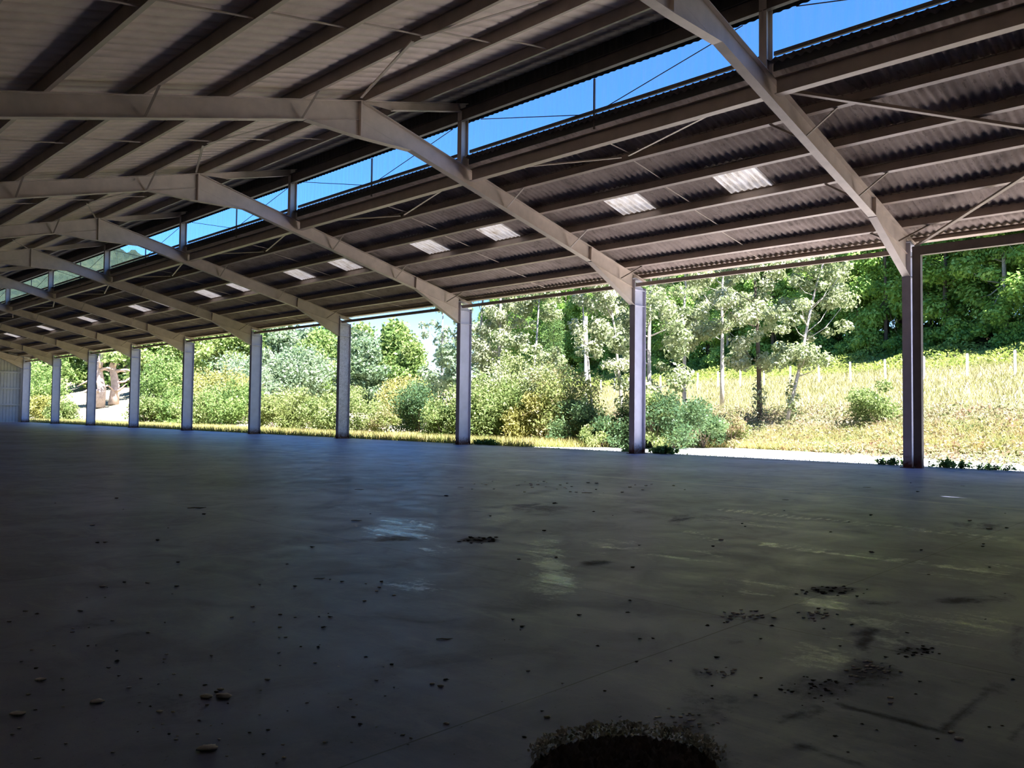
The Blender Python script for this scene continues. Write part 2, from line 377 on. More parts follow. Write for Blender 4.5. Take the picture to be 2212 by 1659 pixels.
bright = blobs([(870,1143,80,20,.9), (1180,1180,45,25,.7), (1190,1240,45,40,.95), (900,1262,70,14,.8), (1210,1268,45,18,.9), (950,1190,60,12,.5),
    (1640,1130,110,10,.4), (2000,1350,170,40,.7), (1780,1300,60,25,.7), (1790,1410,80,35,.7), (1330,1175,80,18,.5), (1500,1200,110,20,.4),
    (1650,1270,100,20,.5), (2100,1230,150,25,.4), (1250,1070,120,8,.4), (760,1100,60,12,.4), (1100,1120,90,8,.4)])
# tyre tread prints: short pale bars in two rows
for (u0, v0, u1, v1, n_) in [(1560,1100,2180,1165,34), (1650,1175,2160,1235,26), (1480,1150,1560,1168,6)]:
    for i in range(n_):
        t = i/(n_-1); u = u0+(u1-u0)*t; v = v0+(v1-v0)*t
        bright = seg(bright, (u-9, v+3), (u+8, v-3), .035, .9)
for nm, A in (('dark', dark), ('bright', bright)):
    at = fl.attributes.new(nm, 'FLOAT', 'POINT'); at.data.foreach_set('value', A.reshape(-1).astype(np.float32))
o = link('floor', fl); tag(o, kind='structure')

BN = np.array([.919, -.394])
def hgt(x, y):
    x = np.asarray(x, float); y = np.asarray(y, float)
    t = np.where(y > 8, x*.919-y*.394, x*.919-3.15-np.clip(3-y, 0, 20)*.8)  # near-end bank set back, out of view, for the added light-bouncing yard
    h = np.interp(t, [-400, 27.5, 33.5, 46.4, 58, 100, 400], [0, 0, 1.75, 4.3, 6.8, 15, 50])
    r = np.hypot(x, y); far = np.clip(r-88, 0, 400)*.084*np.clip((x-33)/25, 0, 1)
    w = np.clip((30-t)/12, 0, 1)
    return np.maximum(h, far*w+h*(1-w))-.03*np.clip((x-29)/1.5, 0, 1)
tx = np.concatenate([np.arange(28.9, 80, .8), np.arange(80, 420, 8)]); ty = np.concatenate([np.arange(-60, 120, 1.2), np.arange(120, 460, 8)])
TX, TY = np.meshgrid(tx, ty); TZ = hgt(TX, TY)+np.where(TX > 30, .06*np.sin(TX*1.7)*np.sin(TY*1.3+TX), 0)-.05
o = link('ground', grid_mesh('ground', TX, TY, TZ, M_TERRAIN)); tag(o, kind='structure')
# ground beyond the far gable
tx = np.arange(-200, 29.5, 6.); tx[-1] = 28.9
ty = np.concatenate([np.arange(109.2, 460, 8)]); TX, TY = np.meshgrid(tx, ty)
o = link('ground', grid_mesh('ground_beyond', TX, TY, hgt(TX, TY)-.05, M_TERRAIN)); tag(o, kind='structure')
ap = MB(); poly = [(28.95,-40), (28.95,27.5), (30.5,25.8), (33,24.4), (37.6,20.6), (36.4,14), (34.7,8.2), (33.7,3), (44,-8), (50,-17), (50,-40)]  # last corners widen the yard out of view, added to bounce light onto the deck
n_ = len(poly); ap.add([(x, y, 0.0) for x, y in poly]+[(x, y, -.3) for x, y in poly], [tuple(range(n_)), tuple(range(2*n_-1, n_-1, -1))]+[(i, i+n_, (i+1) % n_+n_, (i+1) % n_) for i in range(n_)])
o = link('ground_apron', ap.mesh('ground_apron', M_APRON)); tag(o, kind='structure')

def clad_profile(a0, a1, pitch=.33, d=.035):   # trapezoidal ribs along one axis
    out = []; a = a0
    while a < a1:
        for f, h in ((0, 0), (.70, 0), (.76, d), (.94, d)):
            if a+f*pitch < a1: out.append((a+f*pitch, h))
        a += pitch
    out.append((a1, 0)); return out
def wall_end(name, y, s, mat):                 # gable wall with the roof outline, ribbed cladding
    v = []; f = []
    pr = clad_profile(-1., 28.75)
    for i, (x, h) in enumerate(pr):
        top = zl(x)+.3 if x < 18 else zr(x)+.3
        v += [(x, y+s*h, 0), (x, y+s*h, top)]
        if i: f.append((2*i-2, 2*i, 2*i+1, 2*i-1))
    o = link(name, MB().add(v, f).mesh(name, mat, fix=False)); tag(o, kind='structure'); return o
wall_end('wall_far', fy(10)+.55, 1, M_CLAD)
wall_end('wall_near', fy(0)-.45, -1, M_WALL)
o = link('wall_left', MB().box((-1.1, fy(0)-.5, 0), (-.92, fy(10)+.6, 7.4)).mesh('wall_left', M_WALL)); tag(o, kind='structure')
# horizontal rails of the far gable
for i, z in enumerate((2.05, 3.95, 5.85, 7.4)):
    o = link('wall_rail', MB().prism([(-.06,-.09), (.06,-.09), (.06,.09), (-.06,.09)], (18.5 if z > 7 else 12, fy(10)+.42, z), (27.7 if z < 7 else 27.2, fy(10)+.42, z)).mesh('wall_rail', M_CLAD, (20, fy(10)+.42, z)), loc=(20, fy(10)+.42, z))
    tag(o, 'pale horizontal wall rail on the far gable cladding, %s from the floor' % ['lowest', 'second', 'third', 'topmost'][i], 'wall rail', 'rails across the far gable wall')

# ---------------------------------------------------------------- roof sheets
PW = BAY/48; NW = int(round((fy(10)-fy(0)+1.4)/PW))
YS = fy(0)-.6
def wavey(y): return .024*math.cos(2*math.pi*(y-fy(0))/PW)
SH = .335                                      # roof sheet above the rafter top
def wave_sheet(y0, y1, x0, x1, lift=0.):
    n_ = max(6, int(round((y1-y0)/PW*6))); yy = np.linspace(y0, y1, n_+1)
    w = .033*np.cos(2*np.pi*(yy-fy(0))/PW)
    X = np.array([[x0]*len(yy), [x1]*len(yy)], float); Y = np.array([yy, yy])
    Z = np.array([zr(x0)+SH+w+lift, zr(x1)+SH+w+lift]); return X, Y, Z
def wave_mesh(name, rects, mat):
    vs = []; fs = []; c = 0
    for (y0, y1, x0, x1, lift) in rects:
        X, Y, Z = wave_sheet(y0, y1, x0, x1, lift); m = X.shape[1]
        vs.append(np.stack([X, Y, Z], -1).reshape(-1, 3)); i = np.arange(m-1)
        fs.append(np.stack([i, i+1, i+m+1, i+m], -1)+c); c += 2*m
    V = np.concatenate(vs); Fc = np.concatenate(fs)
    me = bpy.data.meshes.new(name); me.from_pydata(V.tolist(), [], Fc.tolist()); me.materials.append(mat)
    me.polygons.foreach_set('use_smooth', [True]*len(me.polygons)); me.update(); return me
PX0, PX1 = 21.9, 23.68
panels = [(fy(k)+BAY/2+a, fy(k)+BAY/2+b, k) for k in range(1, 10) for a, b in ((-6.35*PW*2, -6.35*PW), (6.35*PW, 6.35*PW*2))]
YE = fy(10)+.7
rects = [(YS, YE, 18.12, 20.2, 0), (YS, YE, 20.05, PX0+.1, -.012), (YS, YE, PX1, 25.6, -.012), (YS, YE, 25.45, 29.05, -.024)]
yc = YS
for a, b, k in panels:
    rects.append((yc, a, PX0-.02, PX1+.1, 0)); yc = b
rects.append((yc, YE, PX0-.02, PX1+.1, 0))
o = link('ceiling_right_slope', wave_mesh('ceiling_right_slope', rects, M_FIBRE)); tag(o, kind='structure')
for i, (a, b, k) in enumerate(panels):
    me = wave_mesh('translucent_sheet', [(a-.03, b+.03, PX0-.03, PX1+.12, -.015)], M_TRANS)
    o = link('translucent_roof_sheet', me)
    side = 'farther' if i % 2 else 'nearer'
    tag(o, 'glowing translucent corrugated rooflight, %s of two %s' % (side, bay_name(k)), 'rooflight', 'translucent rooflights in the right roof slope')
# ribbed deck of the left slope, running past the ridge to the clerestory
pr = []
a = YS
while a < YE:
    for q, h in ((0, 0), (.372, 0), (.386, .05), (.428, .05)): pr.append((a+q, h))
    a += .442
pr = np.array(pr); X = np.array([[-1.1]*len(pr), [18.45]*len(pr)]); Y = np.array([pr[:, 0]]*2); Z = np.array([zl(-1.1)+SH-.02+pr[:, 1], zl(18.45)+SH-.02+pr[:, 1]])
o = link('ceiling_left_slope', grid_mesh('ceiling_left_slope', X, Y, Z, M_DECK, False)); tag(o, kind='structure')
# corrugated fascia hanging above the clerestory opening
n_ = NW*6; yy = np.linspace(YS, YE, n_+1); w = .022*np.cos(2*np.pi*(yy-fy(0))/PW)
X = np.array([18.36+w, 18.36+w]); Y = np.array([yy, yy]); Z = np.array([[11.50]*len(yy), [12.5]*len(yy)])
o = link('trim_1', grid_mesh('fascia', X, Y, Z, M_WALL)); tag(o, kind='structure')

# ---------------------------------------------------------------- columns
FWD = .27                                      # flange width
def col_meshes(mat):
    x0, x1 = XC, XC+.80
    c = MB(); t = .02
    c.box((x0, -FWD/2, 0), (x0+t, FWD/2, 7.36)); c.box((x1-t, -FWD/2, 0), (x1, FWD/2, 7.05)); c.plate([(x0+t, 0), (x1-t, 0), (x1-t, 7.05), (x0+t, 7.3)], -.007, .007)
    st = []
    for z in (6.26, 6.93):
        for s in (-1, 1):
            st.append(MB().box((x0+t, min(.007*s, s*(FWD/2-.01)), z-.01), (x1-t, max(.007*s, s*(FWD/2-.01)), z+.01)))
    cap = MB().plate([(x0+.02, 7.40), (x1+.05, 7.20), (x1+.05, 7.235), (x0+.02, 7.435)], -FWD/2, FWD/2)
    bp_ = MB().box((x0-.06, -.22, 0), (x1+.06, .22, .025))
    B = MB()
    for bx in (x0+.15, x1-.15):
        for by in (-.17, .17):
            B.tube([(bx, by, .02), (bx, by, .07)], .018, 6)
    off = (XC+.4, 0, 0)
    return (c.mesh('column_shaft', mat, off), [s.mesh('stiffener', mat, off) for s in st], cap.mesh('cap_plate', mat, off), bp_.mesh('base_plate', mat, off), B.mesh('anchor_bolts', M_BOLT, off))
cm, cmp_ = col_meshes(M_COLUMN), col_meshes(M_PEEL)
col_look = {1: 'dark rust-footed steel column, largest and rightmost of the row', 2: 'steel column with a broad white web, second from the right',
  3: 'steel column with a pale web beside the dark shrub, third from the right', 4: 'steel column with speckled peeling white paint, fourth from the right',
  5: 'slim pale lavender steel column, fifth from the right', 6: 'slim pale steel column, sixth from the right, before the green bushes',
  7: 'small pale steel column at the right edge of the far field, seventh from the right', 8: 'small pale steel column, eighth from the right, left of the bare tree trunks',
  9: 'small white steel column, ninth from the right, second from the gable wall', 10: 'farthest steel column, standing against the ribbed gable wall'}
for k in range(1, 11):
    m_ = cmp_ if k == 4 else cm
    e = empty('steel_column', (XC+.4, fy(k), 0), col_look[k], 'column', 'steel columns along the open side')
    link('column_shaft', m_[0], e)
    for s_ in m_[1]: link('stiffener_plate', s_, e)
    link('cap_plate', m_[2], e)
    b_ = link('base_plate', m_[3], e); link('anchor_bolts', m_[4], b_)

# ---------------------------------------------------------------- rafters
RW = .24
def rafter_parts():
    P = []
    t = .018
    zrb = lambda x: zr(x)-DEP
    zlb = lambda x: zl(x)-DEP
    # right rafter
    r = MB(); r.strip((APX, zr(APX)-t), (XR1+.25, zr(XR1+.25)-t), RW, t); r.strip((15.8, zrb(15.8)), (24.94, zrb(24.94)), RW, t)
    r.plate([(APX+.01, zr(APX)-t), (XC-.01, zr(XC-.01)-t), (XC-.01, zrb(XC)), (APX+.01, zrb(APX))], -.006, .006)
    r.strip((24.94, zrb(24.94)), (XC-.01, zrb(XC-.01)), .12, .012)
    r.plate([(XC+.05, zr(XC+.05)-t), (XR1+.25, zr(XR1+.25)-t), (XR1+.25, zr(XR1+.25)-.06), (XC+.7, 7.24), (XC+.05, 7.44)], -.006, .006)
    P.append(('right_rafter', r))
    l = MB(); l.strip((XL0, zl(XL0)-t), (APX, zl(APX)-t), RW, t); l.strip((XL0, zlb(XL0)), (12.05, zlb(12.05)), RW, t)
    l.plate([(XL0, zl(XL0)-t), (APX-.01, zl(APX)-t), (APX-.01, zlb(APX)), (XL0, zlb(XL0))], -.006, .006)
    l.strip((12.05, zlb(12.05)), (APX-.01, zlb(APX-.01)), .12, .012)
    P.append(('left_rafter', l))
    h = MB(); h.plate([(24.94, zrb(24.94)), (XC-.01, 6.27), (XC-.01, zrb(XC))], -.006, .006); h.strip((24.94, zrb(24.94)-.012), (XC-.01, 6.255), RW, .018)
    P.append(('eave_haunch', h))
    g = MB(); zb = 9.85
    g.plate([(12.05, zlb(12.05)-.005), (APX, zb+.01), (15.8, zrb(15.8)-.005), (APX, zrb(APX))], -.006, .006)
    g.strip((12.05, zlb(12.05)-.012), (APX, zb), RW, .018); g.strip((APX, zb), (15.8, zrb(15.8)-.012), RW, .018)
    P.append(('apex_haunch', g))
    for s in (-1, 1):
        a = MB(); a.box((APX-.03, min(.006*s, s*RW/2), zb), (APX+.03, max(.006*s, s*RW/2), APZ-.02)); P.append(('apex_plate', a))
    for s in (-1, 1):
        a = MB(); y0, y1 = min(.006*s, s*(RW/2-.005)), max(.006*s, s*(RW/2-.005))
        a.plate([(24.9, zrb(24.9)), (24.93, zrb(24.93)), (24.93+.02, zr(24.95)-.02), (24.92, zr(24.92)-.02)], y0, y1); P.append(('stiffener_plate', a))
    # monitor arm and post carrying the clerestory
    m = MB(); dm = .27
    m.strip((APX+.05, zl(APX+.05)-t), (18.25, zl(18.25)-t), .16, t); m.strip((APX+1.2, zl(APX+1.2)-dm), (17.93, zl(17.93)-dm), .16, t)
    m.plate([(APX+.05, zl(APX+.05)-.02), (18.2, zl(18.2)-.02), (18.2, zl(18.2)-dm), (APX+1.2, zl(APX+1.2)-dm)], -.005, .005)
    P.append(('monitor_arm', m))
    q = MB(); x0, x1 = 17.93, 18.25; zt = zl(17.93)-dm
    q.box((x0, -.1, zr(x0)+.02), (x0+.014, .1, zt)); q.box((x1-.014, -.1, zr(x1)+.02), (x1, .1, zt+.08)); q.plate([(x0, zr(x0)+.02), (x1, zr(x1)+.02), (x1, zt+.08), (x0, zt)], -.005, .005)
    q.plate([(x0-.12, zr(x0-.12)), (x1+.12, zr(x1+.12)), (x1+.12, zr(x1+.12)+.02), (x0-.12, zr(x0-.12)+.02)], -.11, .11)
    P.append(('monitor_post', q))
    # fly braces from the bottom flange to the purlins
    fl_ = []
    for xp, zz, zf in [(20.13, zr, zrb), (23.65, zr, zrb), (27.25, zr, lambda x: zrb(x)), (7.6, zl, zlb), (11.9, zl, zlb)]:
        for s in (-1, 1):
            xx = xp if xp < 12 or xp < 27 else 26.9
            b = MB(); b.prism([(-.03, -.004), (.03, -.004), (.03, .004), (-.022, .004), (-.022, .05), (-.03, .05)], (xx+.0, s*.1, zf(xx)+.03), (xp, s*.92, zz(xp)+.0)); P.append(('fly_brace', b))
    return P
RP = [(n_, mb.mesh(n_, M_STEEL if n_ != 'fly_brace' else M_BRACE, (APX, 0, APZ))) for n_, mb in rafter_parts()]
for k in FR:
    if k == 0: lab = 'welded steel roof rafter out at the near gable, behind the last brace'
    elif k == 1: lab = 'big beige steel roof rafter meeting the nearest, rightmost column'
    elif k == 10: lab = 'farthest beige roof rafter, close against the gable wall'
    else: lab = 'beige steel roof rafter resting on the %s column from the right' % ORD[k]
    e = empty('roof_rafter', (APX, fy(k), APZ), lab, 'rafter', 'portal rafters spanning the hall')
    for n_, me in RP: link(n_, me, e)

# ---------------------------------------------------------------- purlins
def i_prof(w, h, tf=.012, tw=.008):
    a, b = w/2, tw/2
    return [(-a, 0), (a, 0), (a, tf), (b, tf), (b, h-tf), (a, h-tf), (a, h), (-a, h), (-a, h-tf), (-b, h-tf), (-b, tf), (-a, tf)]
def purlin(x, z, slope, w, h, mat, name='roof_purlin'):
    n_ = math.hypot(1, slope); up = (-slope/n_, 0, 1/n_)
    return MB().prism(i_prof(w, h), (x, .0, z), (x, BAY, z), up).mesh(name, mat, (x, 0, z))
RX = [(20.13, 'highest'), (21.9, 'second highest'), (23.65, 'third highest'), (25.45, 'fourth highest'), (27.2, 'fifth highest')]
LX = [(1.2, 'lowest'), (3.3, 'second lowest'), (5.44, 'third lowest'), (7.6, 'fourth lowest'), (9.75, 'fifth lowest'), (11.9, 'sixth lowest'), (14.1, 'first past the ridge line'), (16.2, 'last before the clerestory')]
vis_l = lambda x, k: x > 28*0 and True
for x, nm in RX:
    me = purlin(x, zr(x), SR, .13, .30, M_PURLIN)
    for k in range(10):
        o = link('roof_purlin', me, loc=(x, fy(k), zr(x)))
        tag(o, '%s purlin under the corrugated right slope, %s' % (nm, bay_name(k)), 'purlin', 'purlins of the right roof slope')
me = purlin(28.55, 7.47, SR, .17, .16, M_PURLIN, 'eave_purlin')
for k in range(10):
    o = link('eave_purlin', me, loc=(28.55, fy(k), 7.47)); tag(o, 'eave purlin with bright lower edge over the open side, '+bay_name(k), 'purlin', 'purlins at the open eave')
for x, nm in LX:
    me = purlin(x, zl(x), SL, .13, .30, M_PURLIN)
    for k in range(10):
        if x < 3: pass
        elif math.degrees(math.atan2(x, max(.1, fy(k)))) < 12.5: continue
        if x < 3: continue
        o = link('roof_purlin', me, loc=(x, fy(k), zl(x)))
        tag(o, '%s purlin under the left deck, %s' % (nm, bay_name(k)), 'purlin', 'purlins of the left roof slope')
# edge beams below and above the clerestory, sill rail, glazing, mullion and rods
eb = MB().prism(i_prof(.24, .42, .016), (18.42, .12, 9.47), (18.42, BAY-.12, 9.47)).mesh('edge_beam', M_PURLIN, (18.42, 0, 9.47))
ub = MB().prism(i_prof(.14, .40, .012), (17.98, .02, 11.44), (17.98, BAY-.02, 11.44)).mesh('head_beam', M_DARK, (17.98, 0, 11.44))
sr = MB().box((18.30, .1, 10.43), (18.37, BAY-.1, 10.53)).mesh('sill_rail', M_DARK, (18.3, 0, 10.43))
bt = MB()
for i in range(9): bt.tube([(18.29, 1.0+i*1.12, 10.48), (18.305, 1.0+i*1.12, 10.48)], .016, 6)
bt = bt.mesh('rail_bolts', M_BOLT, (18.3, 0, 10.43))
fa = MB().box((18.28, .1, 10.03), (18.31, BAY-.1, 10.36)).mesh('flashing', M_WALL, (18.28, 0, 10.22))
gl = MB().box((18.375, .0, 10.44), (18.381, BAY, 11.6)).mesh('glazing', M_GLAZE, (18.375, 0, 10.44))
mu = MB().box((18.28, BAY/2-.025, 9.95), (18.33, BAY/2+.025, 11.45)).mesh('mullion', M_DARK, (18.28, BAY/2, 9.95))
def rod(a, b, r=.014): return MB().tube([a, b], r, 6)
for k in range(10):
    y = fy(k); bn = bay_name(k)
    tag(link('edge_beam', eb, loc=(18.42, y, 9.47)), 'deep steel edge beam below the clerestory, '+bn, 'beam', 'edge beams below the clerestory')
    tag(link('head_beam', ub, loc=(17.98, y, 11.44)), 'dark head beam above the clerestory, '+bn, 'beam', 'head beams above the clerestory')
    e = empty('clerestory_window', (18.37, y+BAY/2, 10.43), 'clerestory window strip open to the sky, '+bn, 'clerestory window', 'clerestory windows along the ridge')
    oy = (18.37, y+BAY/2, 10.43)
    def part(nm, me, base):
        return link(nm, me, e, loc=(base[0]-oy[0], base[1]-oy[1], base[2]-oy[2]))
    s_ = part('sill_rail', sr, (18.3, y, 10.43)); link('rail_bolts', bt, s_)
    part('sill_flashing', fa, (18.28, y, 10.22)); part('glazing_sheet', gl, (18.375, y, 10.44)); part('mullion', mu, (18.28, y+BAY/2, 9.95))
    if k == 0:
        R1 = [rod((0, -BAY/2+.7, 1.0), (0, -.35, .02)).mesh('tie_rod', M_DARK), rod((0, BAY/2-.7, 1.0), (0, .35, .02)).mesh('tie_rod', M_DARK)]
    for r_ in R1: link('tie_rod', r_, e, loc=(-.12, 0, 0))

# sag rods and wind braces
def bar(a, b, w=.035): return MB().prism([(-w, -.005), (w, -.005), (w, .005), (-w+.01, .005), (-w+.01, w), (-w, w)], a, b)
sag = []
xs_ = [18.5, 20.13, 21.9, 23.65, 25.45, 27.2, 28.5]
for a, b in zip(xs_[:-1], xs_[1:]):
    za = zr(a)+.05 if a > 19 else 9.75
    sag.append(MB().tube([(a+.03, 0, za), (b-.03, 0, zr(b)+.22)], .015, 6).mesh('sag_rod', M_STEEL, (a, 0, za)))
sagpos = [(a, zr(a)+.05 if a > 19 else 9.75) for a in xs_[:-1]]
sagn = ['highest', 'second highest', 'third highest', 'fourth highest', 'second lowest', 'lowest']
for k in range(0, 9):
    for i, me in enumerate(sag):
        tag(link('sag_rod', me, loc=(sagpos[i][0], fy(k)+BAY/2, sagpos[i][1])), '%s thin sag rod of the right slope, %s' % (sagn[i], bay_name(k)), 'rod', 'sag rods of the right slope')
lxs = [3.3, 5.44, 7.6, 9.75, 11.9, 14.1, 16.2]
for a, b in zip(lxs[:-1], lxs[1:]):
    me = MB().tube([(a+.03, 0, zl(a)+.24), (b-.03, 0, zl(b)+.06)], .022, 6).mesh('sag_rod', M_STEEL, (a, 0, zl(a)))
    for k in range(0, 6):
        if math.degrees(math.atan2(b, fy(k)+BAY/2)) < 13: continue
        tag(link('sag_rod', me, loc=(a, fy(k)+BAY/2, zl(a))), 'thin sag rod at %s of the left deck, %s' % ({3.3: 'the foot', 5.44: 'the lower part', 7.6: 'the middle', 9.75: 'the upper part', 11.9: 'the ridge', 14.1: 'the top'}[a], bay_name(k)), 'rod', 'sag rods of the left slope')
for k in range(0, 8):
    y = fy(k); c = (19.85, y+BAY/2, zr(19.85)-.03)
    for s in (-1, 1):
        if k == 0: continue
        e_ = (18.75, y+BAY/2+s*(BAY/2-1.15), zr(18.75)-.03)
        o1 = Vector((e_[0]-c[0], e_[1]-c[1], e_[2]-c[2])); me = bar(o1*.03, o1).mesh('wind_brace', M_STEEL)
        tag(link('wind_brace', me, loc=c), 'wind brace below the clerestory, %s leg of its V, %s' % ('farther' if s > 0 else 'nearer', bay_name(k)), 'brace', 'wind braces under the right slope')
    c = (11.6, y+BAY/2, zl(11.6)-.04)
    for s in (-1, 1):
        e_ = (13.6, y+BAY/2+s*(BAY/2-.5), zl(13.6)-.04)
        o1 = Vector((e_[0]-c[0], e_[1]-c[1], e_[2]-c[2])); me = bar(o1*.03, o1).mesh('wind_brace', M_STEEL)
        tag(link('wind_brace', me, loc=c), 'wind brace on the left deck, %s leg of its V, %s' % ('farther' if s > 0 else 'nearer', bay_name(k)), 'brace', 'wind braces under the left slope')
# heavy cross bracing of the end bay
ang = [(-.06, -.006), (.06, -.006), (.06, .006), (-.048, .006), (-.048, .12), (-.06, .12)]
for (xa, ya, xb, yb), lab in (((18.75, fy(1)-.12, 28.3, fy(0)+.2), 'heavy dark angle brace running from the nearest rafter below the clerestory out to the right'),
                              ((28.15, fy(1)-.12, 18.7, fy(0)+.2), 'heavy dark angle brace rising to the right from the head of the nearest column')):
    z0 = zr(xa)-.12; z1 = zr(xb)-.12
    if xa > 28: z0, z1 = z0-.16, z1-.16
    me = MB().prism(ang, (0, 0, 0), (xb-xa, yb-ya, z1-z0)).mesh('cross_brace', M_BRACE)
    tag(link('cross_brace', me, loc=(xa, ya, z0)), lab, 'brace')

# eave tie tubes, end bay portal
tt = MB().prism([(-.06, -.075), (.06, -.075), (.06, .075), (-.06, .075)], (28.1, .02, 7.15), (28.1, BAY-.02, 7.15)).mesh('tie_tube', M_BRACE, (28.1, 0, 7.15))
for k in range(1, 10):
    tag(link('eave_tie_tube', tt, loc=(28.1, fy(k), 7.15)), 'dark square tie tube between column heads, '+bay_name(k), 'tie tube', 'tie tubes along the open side')
e = empty('portal_frame', (27.98, fy(1)-.3, 0), 'dark brown steel portal frame standing against the right face of the nearest column', 'portal frame')
py1 = fy(1)-FWD/2-.005
u = MB().plate([(27.98, .0), (27.99, .0), (27.99, 7.25), (27.98, 7.25)], py1-.25, py1)
u.box((27.98, py1-.25, .0), (28.2, py1-.24, 7.25)); u.box((27.98, py1-.01, .0), (28.2, py1, 7.25))
link('upright', u.mesh('upright', M_PORTAL, (27.98, fy(1)-.3, 0)), e)
l_ = MB().box((27.98, fy(0)+.2, 6.95), (27.99, py1-.25, 7.24)).box((27.98, fy(0)+.2, 6.95), (28.2, py1-.25, 6.96)).box((27.98, fy(0)+.2, 7.23), (28.2, py1-.25, 7.24))
link('lintel', l_.mesh('lintel', M_PORTAL, (27.98, fy(1)-.3, 0)), e)
gs = MB().add([(27.975, py1-.0, 0.0), (27.975, py1-.25, 0.0), (27.975, py1-.25, .22), (27.9, py1-.02, 0.0)], [(0, 1, 2), (0, 3, 1), (1, 3, 2), (0, 2, 3)])
link('foot_gusset', gs.mesh('foot_gusset', M_PORTAL, (27.98, fy(1)-.3, 0)), e)

#VEG
# ---------------------------------------------------------------- plants
def unit(n_, g):
    v = g.normal(size=(n_, 3)); return v/np.linalg.norm(v, axis=1, keepdims=True)
def leaves_at(P, N, size, g, asp=.55, flat=.0):
    n_ = len(P); a = unit(n_, g); N = N+unit(n_, g)*.8+np.array([0, 0, flat]); N /= np.linalg.norm(N, axis=1, keepdims=True)
    T = np.cross(N, a); T /= np.linalg.norm(T, axis=1, keepdims=True)+1e-9; B = np.cross(N, T)
    s = size*g.uniform(.6, 1.3, (n_, 1))
    return np.stack([P-T*s, P-B*s*asp, P+T*s, P+B*s*asp], 1)
def foliage(name, bl, n_, size, mat, seed, asp=.55, flat=.3, shell=3.):
    g = np.random.default_rng(seed); bl = np.array(bl, float)
    w = (bl[:, 3]*bl[:, 4]*bl[:, 5])**(2/3); idx = g.choice(len(bl), n_, p=w/w.sum()); b = bl[idx]
    d = unit(n_, g); r = g.random((n_, 1))**(1/shell)
    r = r*(1+.12*g.normal(size=(n_, 1))); P = b[:, :3]+d*r*b[:, 3:6]
    P = P[P[:, 2] > .02] if True else P
    N = (P-b[:len(P), :3]) if len(P) == n_ else unit(len(P), g)
    N = N/(np.linalg.norm(N, axis=1, keepdims=True)+1e-6)
    return quads_mesh(name, leaves_at(P, N, size, g, asp, flat), mat)
def crown_blobs(g, H, z0, R, n_, rb, taper=1.0, lean=(0, 0)):
    out = []
    for i in range(n_):
        f = g.random(); z = z0+(H-z0)*f; env = R*(math.sin(math.pi*min(1, .12+f*.88))**.6)*taper**f
        a = g.uniform(0, 2*math.pi); r = env*math.sqrt(g.random())
        s = rb*g.uniform(.6, 1.25)
        out.append((r*math.cos(a)+lean[0]*z/H, r*math.sin(a)+lean[1]*z/H, z, s, s, s*.75))
    return out
def trunk_mesh(name, H, r0, bl, mat, g, lean=(0, 0), nb=10, zlo=.25, wig=.15):
    t = MB(); pts = []; rr = []
    for i in range(8):
        f = i/7; pts.append((lean[0]*f+g.normal()*wig*f*.5, lean[1]*f+g.normal()*wig*f*.5, H*f)); rr.append(r0*(1-.85*f)+.008)
    t.tube(pts, rr, 7)
    cand = sorted(bl, key=lambda b: b[2])
    for b in [cand[int(i)] for i in np.linspace(0, len(cand)-1, nb)]:
        z = max(H*zlo, b[2]-.6*math.hypot(b[0], b[1])-.2); f = min(1, z/H)
        i = min(6, int(f*7)); fr = f*7-i; p0 = Vector(pts[i]).lerp(Vector(pts[i+1]), fr); p2 = Vector(b[:3])
        p1 = p0.lerp(p2, .5)+Vector((0, 0, -.12*(p2-p0).length)); t.tube([p0, p1, p2], [r0*.35*(1-f)+.012, r0*.2*(1-f)+.009, .006], 5)
    return t.mesh(name, mat, smooth=True)
def ground_at(x, y): return float(hgt(x, y))-.03
def tree(name, x, y, meshes, label, cat='tree', group=None, rot=0, sc=1, scz=None, parts=('trunk', 'foliage')):
    e = empty(name, (x, y, ground_at(x, y)), label, cat, group); e.rotation_euler = (0, 0, rot); e.scale = (sc, sc, scz or sc)
    for nm, me in zip(parts, meshes): link(nm, me, e)
    return e
def make_tree(seed, H, z0, R, nb, rb, n_leaf, size, mat, bark, r0, taper=1., lean=(0, 0), zlo=.25, nbr=10, flat=.3, base=None):
    g = np.random.default_rng(seed); bl = crown_blobs(g, H, z0, R, nb, rb, taper, lean)
    if base: bl += base
    return trunk_mesh('trunk', H*.96, r0, bl, bark, g, lean, nbr, zlo), foliage('foliage', bl, n_leaf, size, mat, seed+1, flat=flat)
def make_bush(seed, w, h, n_leaf, size, mat, nb=16, flat=.2, asp=.5, bark=M_BARKDARK, stems=7):
    g = np.random.default_rng(seed); bl = []
    for i in range(nb):
        a = g.uniform(0, 2*math.pi); r = w/2*math.sqrt(g.random())*.78; top = h*(1-.55*(r/(w/2))**2)
        z = g.uniform(.12, .85)*top; s = min(w, h)*g.uniform(.13, .25)
        bl.append((r*math.cos(a), r*math.sin(a), z, s*1.15, s*1.15, s*.85))
    t = MB()
    for i in range(stems):
        b = bl[i % nb]; t.tube([(g.normal()*.08, g.normal()*.08, 0), (b[0]*.4, b[1]*.4, b[2]*.5), (b[0], b[1], b[2]+b[5])], [.035, .022, .006], 5)
    return t.mesh('stems', bark), foliage('foliage', bl, n_leaf, size, mat, seed+1, asp, flat, 2.2)

